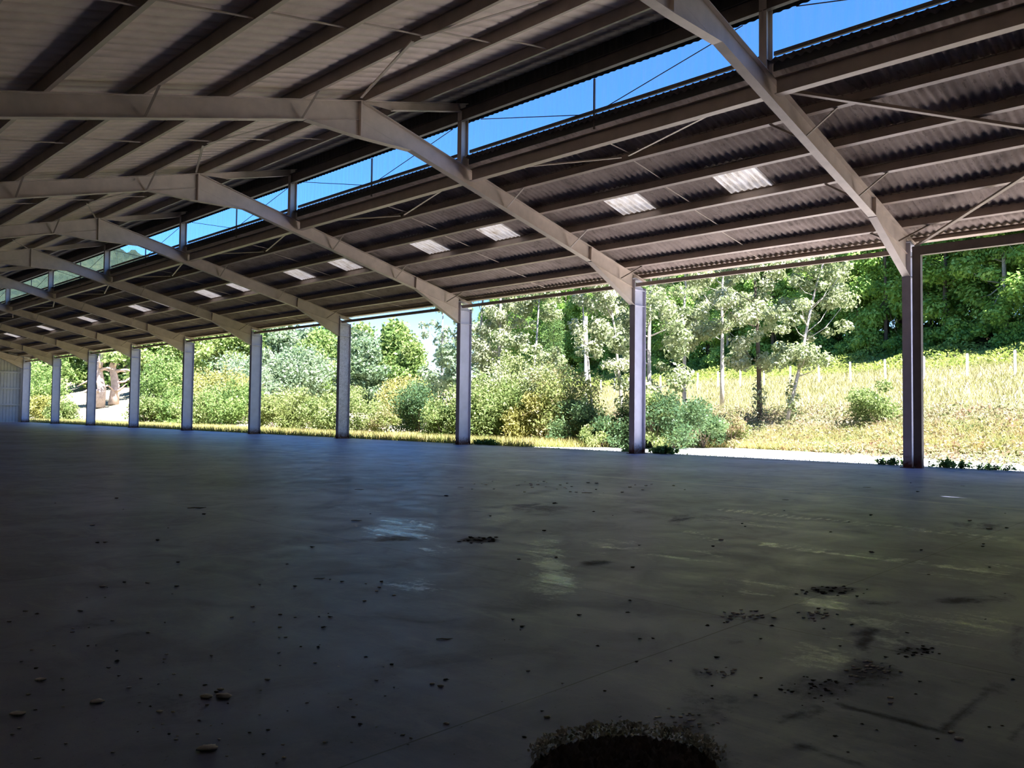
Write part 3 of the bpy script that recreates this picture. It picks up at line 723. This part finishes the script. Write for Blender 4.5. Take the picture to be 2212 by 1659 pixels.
# forest behind the fence
fv = [make_tree(100+i, 17+i, (3.0, 2.4, 1.2, .9)[i], 3.3, 50, 1.2, 12500, .175, L_FOREST, M_BARKDARK if i != 2 else M_BARK, .2, .8, nbr=14, flat=.9) for i in range(4)]
g = np.random.default_rng(3); cnt = 0
for t_, st in ((61, 4.8), (65, 4.8), (70, 5.0), (77, 5.5), (86, 6.5), (97, 7.5)):
    for s_ in np.arange(12, 178, st):
        s1 = s_+g.uniform(-1.2, 1.2); t1 = t_+g.uniform(-1.3, 1.3); x = t1*.919+s1*.394; y = -t1*.394+s1*.919
        if math.degrees(math.atan2(x, y)) < 43.5: continue
        v_ = fv[int(g.integers(4))]; tree('forest_tree', x, y, v_, 'tall dense green broadleaf tree in the dark wood behind the fence', 'tree', 'trees of the dark wood behind the fence', g.uniform(0, 6.28), g.uniform(.85, 1.15), g.uniform(.85, 1.2)); cnt += 1
ug = np.random.default_rng(61)
uv = [make_bush(900+i, 3.4, 2.6+.5*i, 2600, .16, L_FOREST, nb=16) for i in range(3)]
for s_ in np.arange(14, 150, 3.0):
    for t_ in (59.5, 67.5):
        s1 = s_+ug.uniform(-1, 1); t1 = t_+ug.uniform(-1, 1); x = t1*.919+s1*.394; y = -t1*.394+s1*.919
        tree('undergrowth_bush', x, y, uv[int(ug.integers(3))], 'dark undergrowth bush at the foot of the wood', 'bush', 'undergrowth bushes of the dark wood', ug.uniform(0, 6.28), ug.uniform(.7, 1.2), parts=('stems', 'foliage'))
# woodland at the far left and along the far field
hv = [make_tree(140+i, 14, 1.0, 5.0, 34, 2.1, 6500, .42, (L_FAR, L_FARBLUE, L_FAR)[i], M_BARKDARK, .3, .9, nbr=8, flat=.5) for i in range(3)]
for d_, st, hh in ((150, 7.5, .9), (168, 8, 1.05), (186, 8, 1.2)):
    for a_ in np.arange(12.5, 41.5, math.degrees(st/d_)):
        a1 = math.radians(a_+g.uniform(-.6, .6)); d1 = d_+g.uniform(-5, 5)
        if d_ == 150 and 16.3 < a_ < 20.5: continue
        if math.degrees(a1) > 39.6: continue
        tree('hillside_tree', d1*math.sin(a1), d1*math.cos(a1), hv[int(g.integers(3))], 'rounded light green tree in the wood beyond the far field', 'tree', 'trees beyond the far field', g.uniform(0, 6.28), hh*g.uniform(.85, 1.1))
# big bare pinkish trunks seen between the far columns
g2 = np.random.default_rng(5)
for (u, d_, H_, lab) in ((216, 138, 9.5, 'big pale pinkish bare trunk with spreading branches, left of a pair'), (246, 140, 9.0, 'big pale pinkish bare trunk, right of a pair between far columns')):
    x, y = out_at(u, d_); t = MB(); t.tube([(0, 0, 0), (.3, .2, 3), (-.2, .3, 6), (.4, 0, H_)], [.8, .62, .5, .35], 9)
    for i in range(7):
        a = g2.uniform(0, 6.28); z = g2.uniform(.8, 7); L_ = g2.uniform(2, 4); t.tube([(0, 0, z), (L_*.5*math.cos(a), L_*.5*math.sin(a), z+.3), (L_*math.cos(a), L_*math.sin(a), z+g2.uniform(-.8, 1.8))], [.28, .16, .05], 6)
    bl = [(g2.normal()*2.2, g2.normal()*2.2, H_+g2.uniform(-2, 3), 1.6, 1.6, 1.1) for _ in range(12)]
    tree('bare_trunk_tree', x, y, (t.mesh('trunk', M_PINKBARK, smooth=True), foliage('foliage', bl, 2600, .35, L_FAR, 77)), lab)

# slim trees and saplings beyond the apron: (u, distance, height, crown base, crown radius, material, bark, label)
SAP = [
 (1642, 50, 12.5, 3.4, 2.5, L_ASPEN, M_BARKDARK, 60, 9500, .10, (-.3, .2), 'silvery leafed tree with a stout dark trunk, left of two before the meadow'),
 (1697, 47, 12.0, 3.6, 2.3, L_ASPEN, M_BARK, 52, 8500, .07, (2.2, -1.6), 'slim silvery tree with pale forked branches, right of two before the meadow'),
 (1402, 41, 12.5, 2.0, 2.1, L_ASPEN, M_BARK, 54, 8500, .09, (.2, .1), 'tall silvery green tree right beside the second column'),
 (1478, 52, 13.5, 5.2, 2.6, L_ASPEN, M_BARK, 50, 7500, .09, (0, 0), 'tall leafy tree behind the dark broom bushes, right of the second column'),
 (1350, 47, 12, 4.4, 1.7, L_ASPEN, M_BARK, 32, 4200, .07, (-1.0, .6), 'slender tree with arching trunk at the left of the second column'),
 (1287, 45.5, 11.5, 5.0, 1.4, L_ASPEN, M_BARK, 24, 3000, .05, (-.8, .8), 'thin bare-stemmed sapling between the shrub mass and the second column'),
 (1078, 53, 14.0, 3.0, 2.3, L_ASPEN, M_BARK, 46, 7000, .10, (0, 0), 'pale leaved tree with a straight trunk just right of the third column'),
 (1150, 51, 12.0, 2.4, 2.2, L_ASPEN, M_BARK, 44, 6500, .07, (.4, -.3), 'pale yellow-green tree in the middle of the shrub mass'),
 (1040, 55, 14.0, 5.0, 2.4, L_ASPEN, M_BARK, 40, 5500, .10, (0, 0), 'tall pale tree standing behind others close to the third column'),
 (955, 88, 15.5, 4.5, 3.6, L_FARBLUE, M_BARK, 26, 2600, .14, (0, 0), 'airy blue-green tree against bright sky, left of the third column'),
 (1000, 84, 16.0, 4.0, 3.0, L_FARBLUE, M_BARK, 26, 2600, .14, (0, 0), 'airy blue-green tree partly behind the third column'),
 (1560, 60, 14.0, 5.5, 2.8, L_ASPEN, M_BARK, 44, 6000, .10, (0, 0), 'tall silvery tree behind the left one of the meadow pair'),
]
for i, (u, d_, H_, z0, R_, mt, bk, nb, nl, r0, ln, lab) in enumerate(SAP):
    x, y = out_at(u, d_)
    tree('slender_tree', x, y, make_tree(200+7*i, H_, z0, R_, nb, .62 if mt is L_ASPEN else 1.0, nl, .115 if mt is L_ASPEN else .24, mt, bk, r0*1.6, .75, ln, nbr=16, base=[(ln[0]*.15, ln[1]*.15, z0*.35+.4, .45, .45, 1.2)] if i in (0, 1, 2) else None), lab)
x, y = out_at(1195, 60)
g3 = np.random.default_rng(8); bl = [(g3.normal()*.25, g3.normal()*.25, z, 1.25*math.sin(math.pi*(.15+.8*z/11)), 1.25*math.sin(math.pi*(.15+.8*z/11)), 1.) for z in np.linspace(.6, 11, 14)]
tree('columnar_tree', x, y, (MB().tube([(0, 0, 0), (0, 0, 9)], [.12, .03]).mesh('trunk', M_BARKDARK), foliage('foliage', bl, 9000, .12, L_CYPRESS, 12, flat=1.2, asp=.25)), 'narrow bright green columnar tree behind the shrub mass')
x, y = out_at(1266, 56); zt = ground_at(x, y)
o = link('bare_pole', MB().tube([(0, 0, -.2), (.06, .02, 4), (0, .05, 8.5)], [.17, .15, .11], 9).mesh('bare_pole', M_WHITEPOLE, smooth=True), loc=(x, y, zt)); tag(o, 'tall pale bare trunk-like pole rising among the trees', 'pole')

# bushes: (u, distance, width, height, material, leaves, leaf size, label)
BUS = [
 (775, 51, 3.4, 4.3, L_SHRUB, 5200, .085, 'multi-stemmed light green shrub right of the peeling column'),
 (832, 50, 2.6, 2.0, L_BRAMBLE, 3000, .08, 'low pinkish-tipped shrub left of the dark dense bush'),
 (905, 55, 4.4, 4.2, L_DARKSHRUB, 9000, .09, 'dense dark blue-green bush left of the third column'),
 (958, 49, 3.0, 3.4, L_SHRUB, 4200, .085, 'mid green bush touching the left side of the third column'),
 (900, 60, 2.4, 5.6, L_SHRUB, 3500, .09, 'pointed green shrub rising behind the dark dense bush'),
 (882, 104, 9, 7.0, L_YELLOW, 6000, .2, 'large round olive-coloured tree-like bush in the far field'),
 (1040, 46, 3.8, 4.4, L_SHRUB, 7500, .085, 'light green bush right of the third column'),
 (1100, 45, 4.2, 4.0, L_SHRUB, 8000, .085, 'mid green bush low in the middle of the shrub mass'),
 (1165, 43, 3.8, 3.4, L_YELLOW, 8000, .085, 'yellow-leafed bush low at the front of the shrub mass'),
 (1120, 49, 5.0, 6.0, L_SHRUB, 10000, .1, 'tall light green bush at the back of the shrub mass'),
 (1215, 45, 4.8, 5.2, L_BRAMBLE, 10000, .09, 'large reddish-speckled bush in the shrub mass'),
 (1255, 41, 3.2, 3.0, L_DARKSHRUB, 5000, .08, 'dark twiggy bush at the right of the shrub mass'),
 (1322, 41, 3.2, 3.0, L_DARKSHRUB, 6000, .08, 'dark green bush just left of the second column'),
 (1300, 39.5, 2.4, 1.6, L_SHRUB, 2600, .075, 'small yellow-green bush at the foot of the bare sapling'),
 (1005, 47, 3.0, 3.2, L_SHRUB, 5000, .085, 'light green bush partly hidden by the third column'),
 (1190, 46, 4.0, 5.6, L_ASPEN, 8000, .09, 'tall silvery shrub in the right half of the shrub mass'),
 (1070, 49, 4.0, 5.6, L_ASPEN, 8000, .09, 'tall silvery shrub in the left half of the shrub mass'),
 (1412, 38, 2.2, 3.4, L_SHRUB, 4500, .08, 'green bush hugging the right side of the second column'),
 (1455, 40, 3.4, 3.4, L_DARKSHRUB, 7000, .075, 'dark green feathery broom bush right of the second column'),
 (1518, 42, 3.2, 2.9, L_DARKSHRUB, 6500, .075, 'dark green broom bush, right of the larger broom'),
 (1578, 43, 2.6, 2.0, L_BRAMBLE, 3500, .075, 'greyish brown low bush left of the silvery trees'),
 (1898, 43.5, 2.7, 2.5, L_SHRUB, 5000, .08, 'bright green bush on the bank left of the nearest column'),
 (590, 70, 4.6, 3.4, L_BRAMBLE, 5500, .11, 'sprawling brown-green bramble right of the fifth column'),
 (655, 64, 4.2, 3.6, L_BRAMBLE, 5500, .11, 'reddish bramble heap left of the peeling column'),
 (705, 60, 3.6, 4.0, L_SHRUB, 5000, .10, 'green bramble bush close left of the peeling column'),
 (620, 78, 5.0, 4.6, L_SHRUB, 5000, .13, 'tall green bush behind the brambles'),
 (440, 84, 5.2, 5.0, L_SHRUB, 6000, .13, 'big light green bush right of the sixth column'),
 (505, 80, 5.6, 5.2, L_FAR, 6500, .13, 'big pale green bush left of the fifth column'),
 (470, 96, 8.5, 7.5, L_YELLOW, 6500, .18, 'tall yellow-green bush at the back between the fifth and sixth columns'),
 (520, 110, 9, 9.0, L_FARBLUE, 6000, .22, 'tall grey-green willow-like bush behind the fifth column'),
 (350, 98, 6.5, 8.6, L_FAR, 8000, .16, 'large upright light green bush between the sixth and seventh columns'),
 (318, 92, 3.6, 3.6, L_SHRUB, 3500, .14, 'low green bush right of the seventh column'),
 (378, 90, 4.0, 4.6, L_FAR, 4500, .14, 'light green bush left of the sixth column'),
 (82, 128, 8.0, 8.5, L_FAR, 6500, .2, 'light green bush left of the ninth column near the gable'),
 (98, 118, 4.5, 4.0, L_YELLOW, 3000, .18, 'low yellowish bush left of the ninth column'),
 (138, 112, 4.0, 3.2, L_SHRUB, 3000, .16, 'low green bush right of the ninth column'),
 (640, 135, 12, 9.5, L_FARBLUE, 7500, .3, 'broad grey-green willow-like tree in front of the far wood'),
]
for i, (u, d_, w_, h_, mt, nl, sz, lab) in enumerate(BUS):
    x, y = out_at(u, d_)
    while x-w_*.42 < (31.3 if u > 990 else 30.6): d_ += .5; w_ *= 1.008; h_ *= 1.008; x, y = out_at(u, d_)
    tree('bush', x, y, make_bush(400+3*i, w_, h_, nl, sz, mt, nb=max(14, int(w_*h_*1.3))), lab, 'bush', parts=('stems', 'foliage'))

# concrete fence posts along the meadow
pm = MB().box((-.07, -.07, -.2), (.07, .07, 1.5)); pm.box((-.055, -.055, 1.5), (.055, .055, 1.56)); pm = pm.mesh('fence_post', M_POST)
for k in range(17):
    x, y = 55.7+k*3.2*.394, 12.1+k*3.2*.919
    o = link('fence_post', pm, loc=(x, y, ground_at(x, y))); o.rotation_euler = (random.uniform(-.03, .03), random.uniform(-.03, .03), .4)
    tag(o, 'pale concrete fence post in the meadow, ' + ('rightmost of the row' if k == 0 else '%s from the right' % (ORD+['eleventh', 'twelfth', 'thirteenth', 'fourteenth', 'fifteenth', 'sixteenth', 'seventeenth'])[k+1]), 'fence post', 'concrete fence posts')

# grasses and ferns nobody could count
def blades(name, x, y, h, w, mat, seed, lean=.35, label=None, kind='stuff', zoff=0.):
    g = np.random.default_rng(seed); n_ = len(x); z = hgt(x, y)-.05+zoff; a = g.uniform(0, 2*np.pi, n_); hh = h*g.uniform(.5, 1.25, n_)
    dx = np.cos(a)*w; dy = np.sin(a)*w; lx = g.normal(size=n_)*lean*hh; ly = g.normal(size=n_)*lean*hh
    V = np.stack([np.stack([x-dx, y-dy, z], -1), np.stack([x+dx, y+dy, z], -1), np.stack([x+lx, y+ly, z+hh], -1)], 1)
    o = link(name, quads_mesh(name, V, mat, 3)); tag(o, label, 'plants', kind=kind); return o
def ts(t, s): return t*.919+s*.394, -t*.394+s*.919
g = np.random.default_rng(21)
t_ = g.uniform(33, 58, 120000); s_ = g.uniform(2, 130, 120000); x, y = ts(t_, s_)
blades('meadow_grass', x, y, .42, .035, L_GRASS, 1, label='pale sunlit meadow grass rising to the fence')
y = g.uniform(24, 112, 70000); x = 29.15+g.random(70000)**1.6*5.5+np.clip((y-28)*0, 0, 1); k = (y > 27) | (x > 29.2+(27-y)*1.3); x, y = x[k], y[k]
blades('roadside_grass', x, y, .46, .022, L_TALLGRASS, 2, label='seeding grass in the sun along the open side of the hall')
q = g.random(30000); yy = 5+q*23; xe = np.interp(yy, [0, 8.2, 14, 20.6, 25.2, 28], [33.6, 34.8, 36.5, 37.7, 33.2, 30.8]); x = xe+g.random(30000)**1.5*4
blades('verge_grass', x, yy, .5, .022, L_TALLGRASS, 3, label='tall pale grass where the bank meets the gravel')
n_ = 60000; t_ = g.uniform(26.8, 34.5, n_); s_ = g.uniform(5, 62, n_); x, y = ts(t_, s_); z = hgt(x, y)+g.random(n_)*.55
V = leaves_at(np.stack([x, y, z], -1), unit(n_, g)*.5+np.array([0, 0, .5]), .085, g, .4)
tag(link('bracken', quads_mesh('bracken', V, L_BRACKEN)), 'reddish and green bracken covering the bank', 'plants', kind='stuff')
n_ = 42000; t_ = g.uniform(50.5, 60.5, n_); s_ = g.uniform(15, 120, n_); x, y = ts(t_, s_); z = hgt(x, y)+g.random(n_)*(.35+.7*(np.sin(s_*.7)*.5+.5)*np.clip((t_-50)/4, 0, 1))
V = leaves_at(np.stack([x, y, z], -1), unit(n_, g)*.5+np.array([0, 0, .8]), .15, g, .4)
tag(link('fern_belt', quads_mesh('fern_belt', V, L_FERN)), 'yellow-green ferns in a belt below the dark wood', 'plants', kind='stuff')
n_ = 16000; y = g.uniform(3, 105, n_); x = 28.98+g.random(n_)**2*.5
V = leaves_at(np.stack([x, y, g.random(n_)**2*.12], -1), np.array([[0, 0, 1.]])+unit(n_, g)*.5, .03, g, .5)
tag(link('creeping_weeds', quads_mesh('creeping_weeds', V, L_WEED)), 'low dark weeds creeping along the edge of the floor', 'plants', kind='stuff')

# hillside seen through the clerestory
az = np.radians(np.arange(2, 44, .25)); R_ = np.linspace(230, 620, 60); A_, RR = np.meshgrid(az, R_)
el = np.interp(np.degrees(A_), [2, 12, 17, 19, 21.3, 25, 30, 35, 41, 44], [10.6, 10.6, 10.6, 10.25, 9.9, 8.3, 6., 4., 1.5, 0])
f = np.clip((RR-230)/270, 0, 1); top = 500*np.tan(np.radians(el))+1.6
Hh = 12+(top-12)*(f**1.1)*(1-.15*np.clip((RR-500)/120, 0, 1)); gr = np.random.default_rng(9).normal(size=Hh.shape)*1.6
o = link('hill', grid_mesh('hill', RR*np.sin(A_), RR*np.cos(A_), Hh+gr*f, M_HILL)); tag(o, kind='structure')

# weeds rooted at the column feet
def weed(x, y, w_, h_, nl, sz, lab, seed, mat=L_WEED):
    g = np.random.default_rng(seed); t = MB(); tips = []
    for i in range(44):
        a = g.uniform(0, 6.28); r = w_/2*g.random(); hh = h_*g.uniform(.15, 1)*(1-.4*r/w_); p = (r*math.cos(a)*.9, r*math.sin(a)*.5+0, hh); t.tube([(p[0]*.6, p[1]*.6, 0), p], [.006, .003], 4); tips.append((p[0], p[1], hh*.55, .05+.05*g.random(), .05, hh*.5))
    e = empty('weed_clump', (x, y, 0.0), lab, 'weeds'); e.rotation_euler = (0, 0, math.pi/2)
    link('stems', t.mesh('stems', mat), e); link('leaves', foliage('leaves', tips, nl, sz, mat, seed), e)
weed(29.1, fy(1)+.95, 1.3, .35, 500, .05, 'weeds with a few upright leaves left of the nearest column', 1)
weed(29.1, fy(1)-.85, 1.5, .35, 700, .05, 'spreading weeds right of the nearest column', 2)
weed(29.15, fy(1)-2.2, 1.6, .25, 500, .04, 'thin weeds farther right of the nearest column', 6)
weed(29.0, fy(2)-.8, 1.5, .42, 700, .09, 'leafy green weeds right of the second column', 3)
weed(29.1, fy(2)+1.0, 1.2, .28, 320, .06, 'small weeds left of the second column', 4)
weed(29.1, fy(3)-.9, 1.8, .38, 700, .07, 'green weeds right of the third column', 5)
weed(29.0, fy(3)+.9, 1.2, .35, 500, .06, 'dark weeds left of the third column', 7)
weed(29.1, fy(4)+.9, 1.4, .30, 400, .06, 'grassy weeds left of the peeling column', 8)

# ---------------------------------------------------------------- things lying on the floor
def lump(seed, n_=9, amp=.35):
    g = np.random.default_rng(seed); m = MB(); pts = []
    for i in range(1, n_-1):
        for j in range(n_): 
            th = math.pi*i/(n_-1); ph = 2*math.pi*j/n_; r = 1+amp*g.normal()*.5; pts.append((r*math.sin(th)*math.cos(ph), r*math.sin(th)*math.sin(ph), max(0, .45+.5*r*math.cos(th))))
    k = n_-2; pts += [(0, 0, .95), (0, 0, 0)]; f = []
    for i in range(k-1):
        for j in range(n_): f.append((i*n_+j, (i+1)*n_+j, (i+1)*n_+(j+1) % n_, i*n_+(j+1) % n_))
    for j in range(n_): f.append((len(pts)-2, j, (j+1) % n_)); f.append((len(pts)-1, (k-1)*n_+(j+1) % n_, (k-1)*n_+j))
    return m.add(pts, f)
cr = [lump(i).mesh('crumb', M_CRUMB, smooth=True) for i in range(5)]; dkm = [lump(20+i, 7, .6).mesh('clod', M_CLOD) for i in range(5)]
def put(u, v, wpx, me, name, lab, cat, grp=None, zs=.5, asp=.6):
    x, y = floor_at(u, v); x2, y2 = floor_at(u+wpx/2, v); r = math.hypot(x2-x, y2-y)
    o = link(name, me, loc=(x, y, .0)); o.scale = (r, r*asp, r*zs); o.rotation_euler = (0, 0, -YAW+random.uniform(-.4, .4)); tag(o, lab, cat, grp); return o
big = [(446,1507,30,'large pale crumbly lump, left of a joined pair at lower left'), (484,1507,38,'large pale crumbly lump, right of a joined pair at lower left'), (450,1620,44,'pale frayed lump near the bottom edge, left of the middle'),
  (38,1545,34,'pale lump near the lower left corner'), (476,1490,16,'small pale lump just above the joined pair'), (934,1478,12,'small pale pebble beside another, lower middle'), (952,1483,16,'pale pebble, larger of a pair at lower middle'),
  (1924,1508,14,'pale upright crumb inside the square markings at lower right'), (1923,1519,12,'dark-sided crumb below the pale upright one'), (2055,1583,16,'pale crumb at the corner of the dirt square'), (2072,1597,20,'wider pale crumb right of the dirt square corner'),
  (1182,1550,16,'pale crumb beside the thin floor joint, lower middle'), (1382,1560,10,'single pale flake above the debris heap'), (1320,1639,28,'round pale fluffy ball in the debris heap'), (222,1268,16,'pale crumb on the left part of the floor'), (200,1135,12,'pale crumb at the far left of the floor'),
  (320,1367,10,'lone pale crumb left of the lower middle'), (174,1320,14,'pale lump on the dim left floor'), (88,1470,24,'pale flat streak of crumbs at the left'), (210,1518,30,'flat pale crumbs left of the joined pair'), (345,1538,16,'rounded crumb below the joined pair'), (578,1469,14,'whitish crumb right of the joined pair'),
  (965,1564,14,'pale crumb above the bottom edge in the middle'), (1141,1450,9,'lone crumb left of the floor joint'), (1558,1167,12,'white chip on the lit right floor'), (2137,1143,14,'pale chip on the right beside the floor joint'), (2095,1125,10,'pale chip near the right edge')]
for i, (u, v, w_, lab) in enumerate(big): put(u, v, w_, cr[i % 5], 'crumb', lab, 'crumb')
g = np.random.default_rng(31)
for i in range(85):
    u = g.uniform(10, 900); v = 1250+400*g.random(); put(u, v, g.uniform(3, 11), cr[i % 5], 'crumb', 'tiny pale crumb scattered over the dim lower left floor', 'crumb', 'tiny pale crumbs at lower left')
for i in range(40):
    u = g.uniform(1020, 1500); v = 1040+25*g.random(); put(u, v, g.uniform(3, 8), cr[i % 5], 'crumb', 'tiny pale chip in the scattered band across the lit floor', 'crumb', 'tiny pale chips on the lit floor')
for i in range(150):
    u, v = g.uniform(60, 2200), 1040+590*g.random()**.8
    put(u, v, g.uniform(3, 11), dkm[i % 5], 'dirt_clod', 'small dark dirt clod scattered on the concrete floor', 'clod', 'dark dirt clods on the floor')
for cu, cv, ru, rv, n_, mp, lab, gp in [(1035,1167,40,6,26,dkm,'dark clod in the black dirt patch at mid floor','clods of the mid-floor dirt patch'), (1793,1277,60,12,34,dkm,'dark clod in the dirt patch crossed by the floor joint','clods of the patch on the joint'),
   (1605,1330,50,12,34,cr,'pale grey crumb in the left one of two damp rings','crumbs of the left damp ring'), (1762,1327,40,12,26,cr,'grey crumb in the right one of two damp rings','crumbs of the right damp ring'), (1875,1448,60,26,46,cr,'grey crumb in the large dark stain at lower right','crumbs of the large dark stain'),
   (1770,1485,70,22,30,dkm,'dark clod in the stain left of the dirt square','clods left of the dirt square'), (1490,1560,80,26,34,cr,'grey crumb in the dark stain above the debris heap','crumbs above the debris heap'), (1565,1455,40,10,18,cr,'grey crumb in the narrow dark streak','crumbs of the narrow streak'),
   (1980,1408,50,10,26,dkm,'dark clod at the edge of the bluish lit patch','clods by the bluish patch')]:
    for i in range(n_):
        u, v = cu+ru*g.normal()*.5, cv+rv*g.normal()*.5
        put(u, v, g.uniform(4, 11), mp[i % 5], 'crumb' if mp is cr else 'dirt_clod', lab, 'crumb' if mp is cr else 'clod', gp)
for u, v, w_, lab in [(776,1058,20,'thin dark twig lying in the left middle floor'), (995,1053,14,'short dark twig left of the pale chips'), (1268,1065,22,'dark straight twig right of the pale chips'), (1697,1080,14,'short dark stick on the bright right floor'), (1873,1053,16,'dark stick near the nearest column'), (770,1125,24,'dark curled leaf strip at mid left'),
                    (960,1381,36,'curled dry leaf with a stem at lower middle'), (690,1250,24,'dark flat leaf at left of the middle'), (425,1098,40,'dark twig lying left of the middle'), (2080,1050,10,'small dark bit near the right edge')]:
    x, y = floor_at(u, v); x2, y2 = floor_at(u+w_/2, v); r = math.hypot(x2-x, y2-y)
    me = MB().tube([(-1, 0, .08), (-.3, .12, .16), (.4, -.05, .10), (1, .1, .2)], [.07, .10, .12, .04], 5).mesh('twig', M_LITTER)
    o = link('twig', me, loc=(x, y, .0)); o.scale = (r, r, r*.5); o.rotation_euler = (0, 0, -YAW+random.uniform(-.2, .2)); tag(o, lab, 'twig')
# dark debris heap cut by the bottom edge
g = np.random.default_rng(44); n1, n2 = 90, 40
hx, hy = floor_at(1350, 1668); a1 = np.linspace(-1, 1, n1); a2 = np.linspace(-1, 1, n2); A1, A2 = np.meshgrid(a1, a2)
e1 = np.array(floor_at(1560, 1668))-np.array([hx, hy]); e2 = np.array(floor_at(1350, 1600))-np.array([hx, hy])
rr = np.hypot(A1, A2); H1 = .07*np.clip(1-rr**2.5, 0, 1)*(.6+.4*g.random(A1.shape))+.035*g.random(A1.shape)*(rr < .95)
hm = grid_mesh('debris_heap', A1*e1[0]+A2*e2[0], A1*e1[1]+A2*e2[1], np.where(rr > 1, -.01, H1), M_CLOD, False)
hp = empty('debris_heap', (hx, hy, 0), 'dark mossy debris heap with a frayed pale rim at the bottom edge', 'debris heap')
link('dirt', hm, hp)
n_ = 1300; th = g.uniform(.1, 3.0, n_); rad = .95+.035*g.normal(size=n_)+.04*np.sin(th*17); X = rad*np.cos(th); Yb = rad*np.sin(th)
P = np.stack([X*e1[0]+Yb*e2[0], X*e1[1]+Yb*e2[1], .03+.07*g.random(n_)], -1)
link('pale_fringe', quads_mesh('pale_fringe', leaves_at(P, unit(n_, g), .012, g, .6), M_CRUMB), hp)['label'] = 'pale frayed fringe'
